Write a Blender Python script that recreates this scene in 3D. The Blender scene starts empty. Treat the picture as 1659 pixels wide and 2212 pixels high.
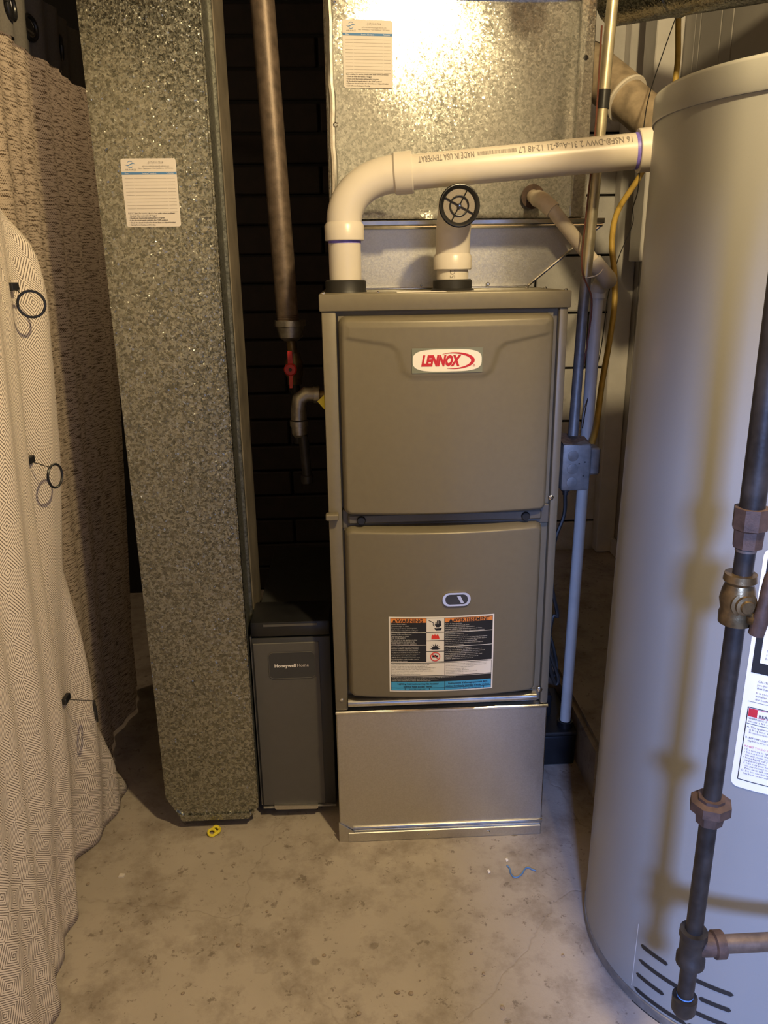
import bpy, bmesh, math, random
from mathutils import Vector, Matrix
random.seed(7)
S = bpy.context.scene
COL = S.collection
PI = math.pi

# ------------------------------------------------------------------ camera
PITCH, YAW, ROLL = 0.29829, 0.04269, 0.01474
CAM = Vector((-0.17765, -1.44665, 1.19988))
FPX, CX, CY = 1700.0, 829.5, 1106.0
_f0 = Vector((math.sin(YAW), math.cos(YAW), 0)); _r0 = Vector((math.cos(YAW), -math.sin(YAW), 0)); _u0 = Vector((0, 0, 1))
_fw = _f0*math.cos(PITCH) - _u0*math.sin(PITCH); _dn = -(_u0*math.cos(PITCH) + _f0*math.sin(PITCH))
_ri = _r0*math.cos(ROLL) + _dn*math.sin(ROLL); _dn = -_r0*math.sin(ROLL) + _dn*math.cos(ROLL)
cd = bpy.data.cameras.new('camera'); cam = bpy.data.objects.new('camera', cd); COL.objects.link(cam)
cam.matrix_world = Matrix(((_ri.x, -_dn.x, -_fw.x, CAM.x), (_ri.y, -_dn.y, -_fw.y, CAM.y), (_ri.z, -_dn.z, -_fw.z, CAM.z), (0, 0, 0, 1)))
cd.sensor_fit = 'VERTICAL'; cd.sensor_height = 36.0; cd.lens = 36.0*FPX/2212.0; cd.clip_start = 0.02
S.camera = cam
def at(u, v, x=None, y=None, z=None):
    d = _ri*((u-CX)/FPX) + _dn*((v-CY)/FPX) + _fw
    t = (x-CAM.x)/d.x if x is not None else (y-CAM.y)/d.y if y is not None else (z-CAM.z)/d.z
    return CAM + d*t

# ------------------------------------------------------------------ world, lights, exposure
W = bpy.data.worlds.new('world'); S.world = W; W.use_nodes = True
W.node_tree.nodes['Background'].inputs[0].default_value = (0.55, 0.65, 1.0, 1)
W.node_tree.nodes['Background'].inputs[1].default_value = 0.02
def light(name, typ, loc, energy, col, **k):
    l = bpy.data.lights.new(name, typ); l.energy = energy; l.color = col
    for a, b in k.items(): setattr(l, a, b)
    o = bpy.data.objects.new(name, l); COL.objects.link(o); o.location = loc; return o
BULB = Vector((0.265, -0.95, 1.97))
light('bare_bulb_light', 'POINT', BULB, 92.0, (1.0, 0.77, 0.41), shadow_soft_size=0.035)
wl = light('window_daylight', 'AREA', (-0.48, -4.2, 1.92), 350.0, (0.27, 0.43, 1.0), shape='RECTANGLE', size=0.45, size_y=0.5)
wl.rotation_euler = (Vector((0.3, -0.5, 0.5))-Vector((-0.48, -4.2, 1.92))).to_track_quat('-Z', 'Y').to_euler()
light('next_room_lamp_light', 'POINT', (-1.25, 0.38, 1.70), 9.0, (1.0, 0.74, 0.46), shadow_soft_size=0.06)
S.view_settings.view_transform = 'Standard'; S.view_settings.look = 'None'
S.view_settings.exposure = 0.0; S.view_settings.gamma = 1.0; S.view_settings.use_curve_mapping = False

# ------------------------------------------------------------------ materials
class NT:
    def __init__(s, name):
        s.m = bpy.data.materials.new(name); s.m.use_nodes = True; s.t = s.m.node_tree; s.n = s.t.nodes; s.b = s.n['Principled BSDF']
    def N(s, typ, inp=None, **k):
        nd = s.n.new(typ)
        for a, b in k.items(): setattr(nd, a, b)
        for a, b in (inp or {}).items(): s.S(nd.inputs[a], b)
        return nd
    def S(s, sock, v):
        if hasattr(v, 'is_output') or isinstance(v, bpy.types.NodeSocket): s.t.links.new(v, sock)
        elif isinstance(v, (tuple, list)) and len(v) == 3 and sock.type == 'RGBA': sock.default_value = (*v, 1)
        else: sock.default_value = v
    def math(s, op, a, b=0.0, c=0.0):
        nd = s.n.new('ShaderNodeMath'); nd.operation = op
        s.S(nd.inputs[0], a); s.S(nd.inputs[1], b); s.S(nd.inputs[2], c); return nd.outputs[0]
    def obj(s): return s.N('ShaderNodeTexCoord').outputs['Object']
    def uv(s): return s.N('ShaderNodeTexCoord').outputs['UV']
    def scale(s, vec, sc): return s.N('ShaderNodeVectorMath', {0: vec, 1: sc}, operation='MULTIPLY').outputs[0]
    def noise(s, vec, sc, det=4, rough=0.55, out='Fac'): return s.N('ShaderNodeTexNoise', {'Vector': vec, 'Scale': sc, 'Detail': det, 'Roughness': rough}).outputs[out]
    def ramp(s, fac, stops, interp='LINEAR'):
        nd = s.N('ShaderNodeValToRGB', {'Fac': fac}); e = nd.color_ramp; e.interpolation = interp
        while len(e.elements) < len(stops): e.elements.new(0.5)
        for el, (p, c) in zip(e.elements, stops):
            el.position = p; el.color = (*c, 1) if not isinstance(c, (int, float)) else (c, c, c, 1)
        return nd.outputs['Color']
    def mix(s, f, a, b, mode='MIX'):
        nd = s.N('ShaderNodeMix', data_type='RGBA', blend_type=mode); s.S(nd.inputs[0], f); s.S(nd.inputs[6], a); s.S(nd.inputs[7], b); return nd.outputs[2]
    def bump(s, h, st=0.3, dist=0.002):
        return s.N('ShaderNodeBump', {'Height': h, 'Strength': st, 'Distance': dist}).outputs[0]
    def set(s, **k):
        mp = dict(col='Base Color', rough='Roughness', metal='Metallic', nor='Normal', spec='Specular IOR Level', coat='Coat Weight', trans='Transmission Weight', alpha='Alpha', ior='IOR')
        for a, b in k.items(): s.S(s.b.inputs[mp[a]], b)
        return s.m
def plain(name, col, rough=0.5, metal=0.0, var=0.12, sc=30, bump=0.0, spec=0.5):
    t = NT(name); v = t.obj(); n = t.noise(v, sc, 5)
    lo = tuple(c*(1-var) for c in col); hi = tuple(min(1, c*(1+var)) for c in col)
    t.set(col=t.ramp(n, [(0.3, lo), (0.7, hi)]), rough=t.math('MULTIPLY_ADD', n, 0.15, rough-0.07), metal=metal, spec=spec)
    if bump: t.set(nor=t.bump(t.noise(v, sc*6, 3), bump, 0.001))
    return t.m
def galvanised(name, sc, lo, hi, r0, r1, tilt, stain=0.0, metal=1.0):
    t = NT(name); v = t.obj()
    w = t.N('ShaderNodeVectorMath', {0: v, 1: t.scale(t.noise(v, 60, 3, out='Color'), (0.008, 0.008, 0.008))}, operation='ADD').outputs[0]
    cell = t.N('ShaderNodeTexVoronoi', {'Vector': w, 'Scale': sc}); cell2 = t.N('ShaderNodeTexVoronoi', {'Vector': w, 'Scale': sc*2.1})
    rnd = t.N('ShaderNodeSeparateColor', {0: cell.outputs['Color']}).outputs[0]
    rnd2 = t.N('ShaderNodeSeparateColor', {0: cell2.outputs['Color']}).outputs[1]
    f = t.math('ADD', t.math('MULTIPLY', rnd, 0.6), t.math('MULTIPLY', rnd2, 0.4))
    col = t.ramp(f, [(0.12, lo), (0.88, hi)])
    if stain:
        big = t.noise(t.scale(v, (1, 1, 0.55)), 5, 6, 0.65)
        col = t.mix(t.math('MULTIPLY', t.ramp(big, [(0.46, 0.0), (0.66, 1.0)]), stain), col, (0.33, 0.30, 0.27))
    rough = t.math('MULTIPLY_ADD', f, r1-r0, r0)
    off = t.N('ShaderNodeVectorMath', {0: cell2.outputs['Color'], 1: (0.5, 0.5, 0.5)}, operation='SUBTRACT').outputs[0]
    geo = t.N('ShaderNodeNewGeometry').outputs['Normal']
    sp4 = t.math('MULTIPLY_ADD', t.math('POWER', rnd2, 6.0), 3.2, 1.0)
    nn = t.N('ShaderNodeVectorMath', {0: t.N('ShaderNodeVectorMath', {0: geo, 1: t.N('ShaderNodeVectorMath', {0: t.scale(off, (tilt, tilt, tilt)), 'Scale': sp4}, operation='SCALE').outputs[0]}, operation='ADD').outputs[0]}, operation='NORMALIZE').outputs[0]
    return t.set(col=col, rough=rough, metal=metal, nor=nn)
M = {}
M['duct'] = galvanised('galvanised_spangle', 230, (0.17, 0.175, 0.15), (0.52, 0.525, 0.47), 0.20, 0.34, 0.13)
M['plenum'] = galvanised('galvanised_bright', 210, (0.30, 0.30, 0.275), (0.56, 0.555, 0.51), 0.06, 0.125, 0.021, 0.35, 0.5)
M['duct_side'] = galvanised('galvanised_shaded_side', 230, (0.10, 0.10, 0.085), (0.26, 0.26, 0.225), 0.5, 0.6, 0.05)  # darker copy of the duct metal, the side's shade put into its colour
M['sheet'] = galvanised('galvanised_smooth', 420, (0.58, 0.565, 0.52), (0.66, 0.645, 0.60), 0.32, 0.40, 0.022, 0.2)
M['shiny'] = plain('bright_sheet_edge', (0.72, 0.72, 0.70), 0.18, 1.0, 0.1, 60)
M['taupe'] = plain('taupe_enamel', (0.166, 0.144, 0.100), 0.40, 0.15, 0.03, 90, 0.05)
M['taupe_dark'] = plain('dark_taupe_enamel', (0.10, 0.092, 0.078), 0.5, 0.1, 0.05, 60)
M['white'] = plain('white_print', (0.80, 0.76, 0.70), 0.45, 0, 0.02)
M['card'] = plain('cream_card', (0.60, 0.55, 0.50), 0.6, 0, 0.02, spec=0.12)
M['black'] = plain('black_print', (0.012, 0.012, 0.012), 0.5, 0, 0.1)
M['ink'] = plain('dark_ink', (0.05, 0.045, 0.045), 0.7, 0, 0.1, spec=0.1)
M['ink_grey'] = plain('grey_ink', (0.24, 0.22, 0.20), 0.7, 0, 0.1, spec=0.1)
M['ink_soft'] = plain('pale_rule_ink', (0.36, 0.32, 0.285), 0.7, 0, 0.1, spec=0.1)
M['red'] = plain('red_print', (0.50, 0.02, 0.035), 0.45, 0, 0.05)
M['flame'] = plain('flame_red_print', (0.75, 0.04, 0.02), 0.45, 0, 0.05)
M['orange'] = plain('orange_print', (0.75, 0.25, 0.05), 0.5, 0, 0.03)
M['blue'] = plain('blue_print', (0.05, 0.33, 0.62), 0.5, 0, 0.03)
M['cardblue'] = plain('slate_blue_print', (0.09, 0.20, 0.40), 0.6, 0, 0.03, spec=0.1)
M['olive'] = plain('grey_green_badge', (0.20, 0.21, 0.155), 0.4, 0.2, 0.04)
M['rubber'] = plain('black_rubber', (0.014, 0.013, 0.012), 0.5, 0, 0.2)
M['blackp'] = plain('black_plastic', (0.010, 0.010, 0.011), 0.35, 0, 0.2)
M['pvc'] = plain('white_pvc', (0.58, 0.53, 0.46), 0.32, 0, 0.04, 14)
M['pvc_old'] = plain('grimy_pvc', (0.58, 0.50, 0.39), 0.5, 0, 0.18, 30)
M['pvc_grey'] = plain('drain_pvc', (0.58, 0.56, 0.52), 0.4, 0, 0.08, 20)
M['flue'] = plain('dusty_flue_plastic', (0.30, 0.235, 0.16), 0.6, 0, 0.3, 40)
M['purple'] = plain('purple_primer', (0.18, 0.14, 0.55), 0.4, 0, 0.3, 80)
M['iron'] = plain('black_iron', (0.030, 0.026, 0.023), 0.45, 0.4, 0.5, 40, 0.15)
M['rust'] = plain('rusted_iron', (0.075, 0.045, 0.032), 0.6, 0.3, 0.4, 60, 0.3)
M['iron_old'] = plain('brown_gas_pipe', (0.13, 0.095, 0.07), 0.45, 0.4, 0.35, 50, 0.2)
M['malleable'] = plain('galvanised_fitting', (0.36, 0.33, 0.28), 0.38, 0.9, 0.25, 70, 0.3)
M['brass'] = plain('tarnished_brass', (0.16, 0.11, 0.05), 0.35, 0.8, 0.4, 60, 0.2)
M['redv'] = plain('red_valve_plastic', (0.55, 0.03, 0.02), 0.4, 0, 0.1)
M['yellow'] = plain('yellow_tag', (0.70, 0.58, 0.03), 0.5, 0, 0.1)
M['csst'] = plain('yellow_gas_tube', (0.42, 0.28, 0.06), 0.42, 0.1, 0.25, 30)
M['emt'] = plain('dull_conduit', (0.46, 0.41, 0.29), 0.38, 0.75, 0.2, 30, 0.1)
M['box'] = plain('grey_steel_box', (0.20, 0.19, 0.175), 0.5, 0.5, 0.25, 50, 0.2)
M['dust'] = plain('brown_dust', (0.12, 0.08, 0.05), 0.95, 0, 0.4, 120, 0.6)
M['wire'] = plain('brown_wire', (0.12, 0.035, 0.02), 0.5, 0, 0.2)
M['filter'] = plain('charcoal_enamel', (0.085, 0.080, 0.072), 0.45, 0.1, 0.04, 60)
M['filter_d'] = plain('dark_charcoal', (0.040, 0.040, 0.040), 0.45, 0.1, 0.05)
M['enamel'] = plain('heater_enamel', (0.238, 0.236, 0.218), 0.30, 0, 0.012, 900)
M['wood'] = plain('old_wood', (0.15, 0.125, 0.09), 0.7, 0, 0.3, 14, 0.3)
M['joist'] = plain('joist_wood', (0.16, 0.11, 0.07), 0.8, 0, 0.3, 10, 0.3)
M['plaster'] = plain('grey_paint', (0.30, 0.29, 0.28), 0.7, 0, 0.1, 6, 0.1)
M['panel'] = plain('grey_white_panel', (0.42, 0.40, 0.38), 0.55, 0, 0.06, 8)
M['trim'] = plain('white_trim', (0.72, 0.69, 0.65), 0.55, 0, 0.08, 12)
M['brick'] = plain('sooty_shaded_brick', (0.014, 0.009, 0.007), 0.9, 0, 0.4, 20, 0.5)  # sooty brick, base taken near black to carry the shade of the gap
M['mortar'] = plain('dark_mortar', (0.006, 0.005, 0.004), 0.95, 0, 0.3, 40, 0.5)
M['glass'] = plain('dark_sight_glass', (0.03, 0.03, 0.035), 0.05, 0, 0.1)
M['chrome'] = plain('chrome', (0.75, 0.74, 0.72), 0.12, 1.0, 0.05)
M['bluewire'] = plain('blue_wire', (0.10, 0.22, 0.45), 0.45, 0, 0.1)
M['pebble'] = plain('pebble', (0.28, 0.22, 0.16), 0.85, 0, 0.3, 200)
M['mesh'] = plain('screen_mesh', (0.20, 0.17, 0.135), 0.6, 0.1, 0.15, 500)
def concrete():
    t = NT('stained_concrete'); v = t.obj()
    n1 = t.noise(v, 1.6, 6, 0.6); n2 = t.noise(v, 9, 7, 0.7); n3 = t.noise(v, 55, 4, 0.7)
    col = t.ramp(n1, [(0.3, (0.315, 0.275, 0.228)), (0.7, (0.455, 0.398, 0.335))])
    col = t.mix(t.math('MULTIPLY', t.ramp(n2, [(0.47, 0.0), (0.66, 1.0)]), 0.62), col, (0.15, 0.115, 0.085))
    col = t.mix(t.math('MULTIPLY', t.ramp(n3, [(0.60, 0.0), (0.66, 1.0)]), 0.6), col, (0.10, 0.075, 0.055))
    pale = t.ramp(t.noise(t.scale(v, (1, 1, 1)), 24, 5, 0.65), [(0.66, 0.0), (0.74, 1.0)])
    col = t.mix(t.math('MULTIPLY', pale, 0.35), col, (0.46, 0.42, 0.37))
    vo = t.N('ShaderNodeTexVoronoi', {'Vector': v, 'Scale': 13.0, 'Randomness': 1.0}).outputs['Distance']
    pit = t.ramp(t.math('ADD', vo, t.math('MULTIPLY', n3, 0.16)), [(0.17, 1.0), (0.22, 0.0)])
    gate = t.ramp(t.noise(v, 7, 2), [(0.45, 0.0), (0.55, 1.0)])
    pm = t.math('MULTIPLY', pit, gate)
    col = t.mix(t.math('MULTIPLY', pm, 0.6), col, (0.09, 0.065, 0.045))
    w = t.N('ShaderNodeVectorMath', {0: v, 1: t.scale(t.noise(v, 3.5, 5, out='Color'), (0.35, 0.35, 0))}, operation='ADD').outputs[0]
    ck = t.N('ShaderNodeTexVoronoi', {'Vector': w, 'Scale': 1.35}, feature='DISTANCE_TO_EDGE').outputs['Distance']
    crack = t.ramp(ck, [(0.0, 1.0), (0.006, 0.0)])
    col = t.mix(t.math('MULTIPLY', crack, 0.18), col, (0.12, 0.09, 0.07))
    h = t.math('SUBTRACT', t.math('ADD', t.math('MULTIPLY', n3, 0.35), t.math('MULTIPLY', n2, 0.5)), t.math('ADD', t.math('MULTIPLY', pm, 0.8), t.math('MULTIPLY', crack, 0.25)))
    return t.set(col=col, rough=t.math('MULTIPLY_ADD', n2, 0.25, 0.5), nor=t.bump(h, 0.55, 0.004))
M['concrete'] = concrete()
def painted_block():
    t = NT('painted_block'); v = t.obj(); n = t.noise(v, 8, 6, 0.65); n3 = t.noise(v, 140, 4)
    col = t.ramp(n, [(0.3, (0.58, 0.56, 0.54)), (0.7, (0.74, 0.72, 0.69))])
    col = t.mix(t.math('MULTIPLY', t.ramp(t.noise(v, 20, 5, 0.7), [(0.62, 0.0), (0.72, 1.0)]), 0.4), col, (0.15, 0.12, 0.10))
    return t.set(col=col, rough=0.75, nor=t.bump(n3, 0.5, 0.003))
M['block'] = painted_block()
def fabric(name, light_, dark, diamonds, thru):
    t = NT(name); uvv = t.uv(); sp = t.N('ShaderNodeSeparateXYZ', {0: uvv})
    n = t.noise(uvv, 14, 3); wob = t.math('MULTIPLY_ADD', n, 0.10, -0.05)
    def tri(x, per): return t.math('MULTIPLY', t.math('ABSOLUTE', t.math('SUBTRACT', t.math('FRACT', t.math('DIVIDE', x, per)), 0.5)), 2.0)
    a = tri(sp.outputs[0], 0.062); b = tri(sp.outputs[1], 0.072)
    d = t.math('ADD', t.math('ADD', a, b), wob)
    rings = t.math('SINE', t.math('MULTIPLY', d, 2*PI*6.0))
    grain = t.noise(t.scale(uvv, (160, 700, 1)), 1.0, 3, 0.6)
    streak = t.noise(t.scale(uvv, (32, 300, 1)), 1.0, 4, 0.65)
    if diamonds: f = t.ramp(t.math('ADD', rings, t.math('MULTIPLY_ADD', grain, 1.6, -0.8)), [(0.25, 0.0), (0.75, 1.0)])
    else: f = t.ramp(t.math('ADD', t.math('MULTIPLY', rings, 0.06), streak), [(0.50, 0.0), (0.60, 1.0)])
    col = t.mix(f, light_, dark)
    t.set(col=col, rough=0.92, spec=0.15, nor=t.bump(t.math('ADD', f, grain), 0.35, 0.0012))
    tr = t.N('ShaderNodeBsdfTranslucent', {'Color': col}); mx = t.N('ShaderNodeMixShader', {0: thru, 1: t.b.outputs[0], 2: tr.outputs[0]})
    t.t.links.new(mx.outputs[0], t.n['Material Output'].inputs[0])
    return t.m
M['cloth'] = fabric('woven_diamond_cloth', (0.80, 0.71, 0.61), (0.16, 0.125, 0.10), True, 0.10)
M['cloth2'] = fabric('heathered_cloth', (0.56, 0.46, 0.35), (0.10, 0.07, 0.045), False, 0.40)
M['header'] = plain('charcoal_header', (0.15, 0.135, 0.115), 0.9, 0, 0.15, 300, 0.4)

# ------------------------------------------------------------------ object helpers
WL = {}
def new_bm(): return bmesh.new()
def finish(bm, name, mat, smooth):
    bmesh.ops.recalc_face_normals(bm, faces=bm.faces[:])
    me = bpy.data.meshes.new(name); bm.to_mesh(me); bm.free()
    me.materials.append(M[mat] if isinstance(mat, str) else mat)
    if smooth:
        me.shade_smooth(); me.set_sharp_from_angle(angle=math.radians(smooth))
    return me
def obj(name, bm, mat, parent=None, smooth=35):
    me = bm if isinstance(bm, bpy.types.Mesh) else finish(bm, name, mat, smooth)
    o = bpy.data.objects.new(name, me); COL.objects.link(o)
    if parent is not None:
        o.parent = parent; WL[o] = WL[parent]; me.transform(Matrix.Translation(-WL[parent]))
    else:
        vs = [v.co for v in me.vertices]
        c = Vector(((min(v.x for v in vs)+max(v.x for v in vs))/2, (min(v.y for v in vs)+max(v.y for v in vs))/2, min(v.z for v in vs)))
        me.transform(Matrix.Translation(-c)); o.location = c; WL[o] = c
    return o
def tag(o, label, cat, group=None):
    o['label'] = label; o['category'] = cat
    if group: o['group'] = group
    return o
def thing(name, label, cat, loc, group=None):
    o = bpy.data.objects.new(name, None); COL.objects.link(o); o.location = loc; o.empty_display_size = 0.05; WL[o] = Vector(loc)
    return tag(o, label, cat, group)
def struct(name, bm, mat, smooth=0):
    o = obj(name, bm, mat, None, smooth); o['kind'] = 'structure'; return o
def box(bm, a, b, bev=0.0, seg=1):
    a, b = Vector(a), Vector(b); c = (a+b)/2; d = b-a
    r = bmesh.ops.create_cube(bm, size=1.0, matrix=Matrix.Translation(c) @ Matrix.Diagonal((abs(d.x), abs(d.y), abs(d.z), 1)))
    if bev:
        es = list({e for v in r['verts'] for e in v.link_edges})
        bmesh.ops.bevel(bm, geom=es, offset=bev, segments=seg, affect='EDGES', profile=0.5)
    return bm
def B(a, b, bev=0.0, seg=1): return box(new_bm(), a, b, bev, seg)
def frame(d):
    d = Vector(d).normalized(); a = Vector((0, 0, 1)) if abs(d.z) < 0.9 else Vector((1, 0, 0))
    u = d.cross(a).normalized(); return d, u, d.cross(u)
def lathe(bm, o, ax, prof, seg=24, caps=True, rot=0.0):
    d, u, w = frame(ax); o = Vector(o); rings = []
    for t, r in prof:
        rings.append([bm.verts.new(o+d*t+(u*math.cos(2*PI*i/seg+rot)+w*math.sin(2*PI*i/seg+rot))*max(r, 1e-5)) for i in range(seg)])
    for A, C in zip(rings, rings[1:]):
        for i in range(seg): bm.faces.new((A[i], A[(i+1) % seg], C[(i+1) % seg], C[i]))
    if caps: bm.faces.new(rings[0]); bm.faces.new(rings[-1][::-1])
    return bm
def L(o, ax, prof, seg=24, caps=True, rot=0.0): return lathe(new_bm(), o, ax, prof, seg, caps, rot)
def cr(pts, n):
    P = [Vector(p) for p in pts]; P = [P[0]*2-P[1]]+P+[P[-1]*2-P[-2]]; out = []
    for i in range(1, len(P)-2):
        for k in range(n):
            t = k/n; a, b, c, d = P[i-1:i+3]
            out.append(0.5*((2*b)+(c-a)*t+(2*a-5*b+4*c-d)*t*t+(3*b-a-3*c+d)*t**3))
    return out+[P[-2]]
def tube(bm, pts, r, seg=16, caps=True, smooth=0):
    P = cr(pts, smooth) if smooth else [Vector(p) for p in pts]
    T = [(P[min(i+1, len(P)-1)]-P[max(i-1, 0)]).normalized() for i in range(len(P))]
    d, u, w = frame(T[0]); rings = []
    for i, p in enumerate(P):
        u = (u-T[i]*u.dot(T[i])).normalized(); w = T[i].cross(u); rr = r if not isinstance(r, (list, tuple)) else r[i]
        rings.append([bm.verts.new(p+(u*math.cos(2*PI*k/seg)+w*math.sin(2*PI*k/seg))*rr) for k in range(seg)])
    for A, C in zip(rings, rings[1:]):
        for i in range(seg): bm.faces.new((A[i], A[(i+1) % seg], C[(i+1) % seg], C[i]))
    if caps: bm.faces.new(rings[0]); bm.faces.new(rings[-1][::-1])
    return bm
def T(pts, r, seg=16, caps=True, smooth=0): return tube(new_bm(), pts, r, seg, caps, smooth)
def arc(c, u, w, r, a0, a1, n):
    u, w, c = Vector(u).normalized(), Vector(w).normalized(), Vector(c)
    return [c+(u*math.cos(a0+(a1-a0)*i/n)+w*math.sin(a0+(a1-a0)*i/n))*r for i in range(n+1)]
def torus(bm, c, ax, R, r, seg=32, sub=10, a0=0.0, a1=2*PI):
    d, u, w = frame(ax); full = abs(a1-a0-2*PI) < 1e-6
    return tube(bm, arc(c, u, w, R, a0, a1, seg), r, sub, not full)
def poly(bm, pts, d):
    A = [bm.verts.new(Vector(p)) for p in pts]; C = [bm.verts.new(Vector(p)+Vector(d)) for p in pts]; n = len(A)
    bm.faces.new(A); bm.faces.new(C[::-1])
    for i in range(n): bm.faces.new((A[i], A[(i+1) % n], C[(i+1) % n], C[i]))
    return bm
def sheet(bm, nx, ny, fn, uvfn=None, keep=None):
    g = [[bm.verts.new(fn(i/nx, j/ny)) for i in range(nx+1)] for j in range(ny+1)]
    lay = bm.loops.layers.uv.verify() if uvfn else None
    for j in range(ny):
        for i in range(nx):
            if keep and not keep((i+.5)/nx, (j+.5)/ny): continue
            f = bm.faces.new((g[j][i], g[j][i+1], g[j+1][i+1], g[j+1][i]))
            if lay:
                for lp, (a, b) in zip(f.loops, ((i, j), (i+1, j), (i+1, j+1), (i, j+1))): lp[lay].uv = uvfn(a/nx, b/ny)
    return bm
# flat print lies in local (s, t) coordinates and is mapped on to its carrier by fn(s, t) -> Vector
def text_geo(s, size, align='LEFT', bold=0.0, shear=0.0, res=2):
    c = bpy.data.curves.new('print', 'FONT'); c.body = s; c.size = size; c.align_x = align; c.resolution_u = res; c.offset = bold; c.shear = shear
    o = bpy.data.objects.new('print', c); me = bpy.data.meshes.new_from_object(o)
    V = [(v.co.x, v.co.y) for v in me.vertices]; F = [list(p.vertices) for p in me.polygons]
    bpy.data.objects.remove(o); bpy.data.curves.remove(c); bpy.data.meshes.remove(me); return V, F
class Print:
    """collects flat lettering and marks of one colour"""
    def __init__(s): s.V = []; s.F = []
    def text(s, st, x, y, size, align='LEFT', width=None, bold=0.0, shear=0.0, res=2, rot=0.0):
        V, F = text_geo(st, size, align, bold, shear, res)
        if not V: return s
        if width:
            w = max(v[0] for v in V)-min(v[0] for v in V); k = width/w
            V = [(v[0]*k, v[1]) for v in V]
        n = len(s.V); c, q = math.cos(rot), math.sin(rot)
        s.V += [(x+v[0]*c-v[1]*q, y+v[0]*q+v[1]*c) for v in V]; s.F += [[i+n for i in f] for f in F]; return s
    def rect(s, x0, y0, x1, y1, n=1):
        for i in range(n):
            a = x0+(x1-x0)*i/n; b = x0+(x1-x0)*(i+1)/n; k = len(s.V)
            s.V += [(a, y0), (b, y0), (b, y1), (a, y1)]; s.F.append([k, k+1, k+2, k+3])
        return s
    def poly(s, pts):
        k = len(s.V); s.V += list(pts); s.F.append(list(range(k, k+len(pts)))); return s
    def stroke(s, pts, w):
        for (x0, y0), (x1, y1) in zip(pts, pts[1:]):
            d = math.hypot(x1-x0, y1-y0) or 1; nx, ny = -(y1-y0)/d*w/2, (x1-x0)/d*w/2
            s.poly([(x0+nx, y0+ny), (x1+nx, y1+ny), (x1-nx, y1-ny), (x0-nx, y0-ny)])
        return s
    def crescent(s, outer, inner):
        n = len(outer)
        for i in range(n-1): s.poly([outer[i], outer[i+1], inner[i+1], inner[i]])
        return s
    def mesh(s, name, fn, mat, parent):
        me = bpy.data.meshes.new(name); me.from_pydata([fn(*v) for v in s.V], [], s.F); me.validate(); me.materials.append(M[mat])
        return obj(name, me, mat, parent)
def rrect(x0, y0, x1, y1, r, n=6):
    out = []
    for cx, cy, a in ((x1-r, y1-r, 0), (x0+r, y1-r, PI/2), (x0+r, y0+r, PI), (x1-r, y0+r, 1.5*PI)):
        out += [(cx+r*math.cos(a+PI/2*i/n), cy+r*math.sin(a+PI/2*i/n)) for i in range(n+1)]
    return out
def screw(parent, p, ax=(0, -1, 0), r=0.004, mat='shiny', name='screw'):
    return obj(name, L(p, ax, [(0, r), (0.0015, r), (0.003, r*0.55)], 8), mat, parent)

# ------------------------------------------------------------------ the room
X0, X1, Y0, Y1, ZC = -2.7, 0.835, -4.28, 1.45, 2.25
struct('floor', B((X0-.1, Y0-.1, -.1), (X1+.4, Y1+.3, 0)), 'concrete')
struct('ceiling', B((X0-.1, Y0-.1, ZC), (X1+.4, Y1+.3, ZC+.1)), 'joist')
for i in range(12):
    x = X0+.25+i*.4
    if x < X1+.1: struct('trim_%d' % (i+10), B((x-.02, Y0, ZC-.13), (x+.02, Y1, ZC), .003), 'joist')
struct('wall_left', B((X0-.1, Y0, 0), (X0, Y1, ZC)), 'panel')
struct('wall_front', B((X0, Y0-.1, 0), (X1, Y0, ZC)), 'plaster')
struct('wall_added_baffle', box(B((X0, -2.05, 0), (-0.13, -1.95, ZC)), (-0.13, -2.05, 1.47), (X1, -1.95, ZC)), 'plaster')  # unseen wall and header added to keep daylight off furnace and heater top
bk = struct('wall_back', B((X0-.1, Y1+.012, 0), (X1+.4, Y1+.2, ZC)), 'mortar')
# painted concrete blocks of the right stretch
PITCHZ = 0.198; zb = 0.052
blk = {}
for k in range(11):
    z0 = zb+k*PITCHZ-PITCHZ; x = 0.10 - (0.20 if k % 2 else 0.0)
    while x < X1:
        a, b = max(x+.004, .10), min(x+.396, X1-.001)
        if b-a > .02:
            key = (round(a, 3), round(b, 3))
            za, zt = max(z0+.004, 0.0), min(z0+PITCHZ-.004, ZC)
            if zt-za > .03: obj('block', B((a, Y1-.0, za), (b, Y1+.05, zt), .004), 'block', bk, 0)
        x += .40
# dark brick of the left stretch
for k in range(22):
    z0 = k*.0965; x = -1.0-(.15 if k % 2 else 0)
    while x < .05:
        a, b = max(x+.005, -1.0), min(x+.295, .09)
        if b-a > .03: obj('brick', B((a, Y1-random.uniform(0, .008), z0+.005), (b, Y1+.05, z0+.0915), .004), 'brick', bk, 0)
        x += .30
wr = struct('wall_right', B((X1+.012, Y0, 0), (X1+.12, Y1+.2, ZC)), 'ink_grey')
yb = Y1; bw = [.10, .30, .035, .135, .07, .28, .06, .24, .06, .24, .06, .24]
for i, w_ in enumerate(bw):
    obj('board', B((X1, yb-w_+.0025, 0), (X1+.014, yb-.0025, ZC), .0015), 'panel', wr, 0); yb -= w_
struct('trim_1', B((X1-.07, Y1-.06, .14), (X1-.001, Y1-.001, ZC), .003), 'trim')
struct('trim_2', B((X1-.085, 1.12, 1.215), (X1-.002, 1.22, ZC), .003), 'trim')
struct('baseboard_right', B((X1-.016, .1, .138), (X1-.001, Y1-.062, .20), .003), 'trim')
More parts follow.
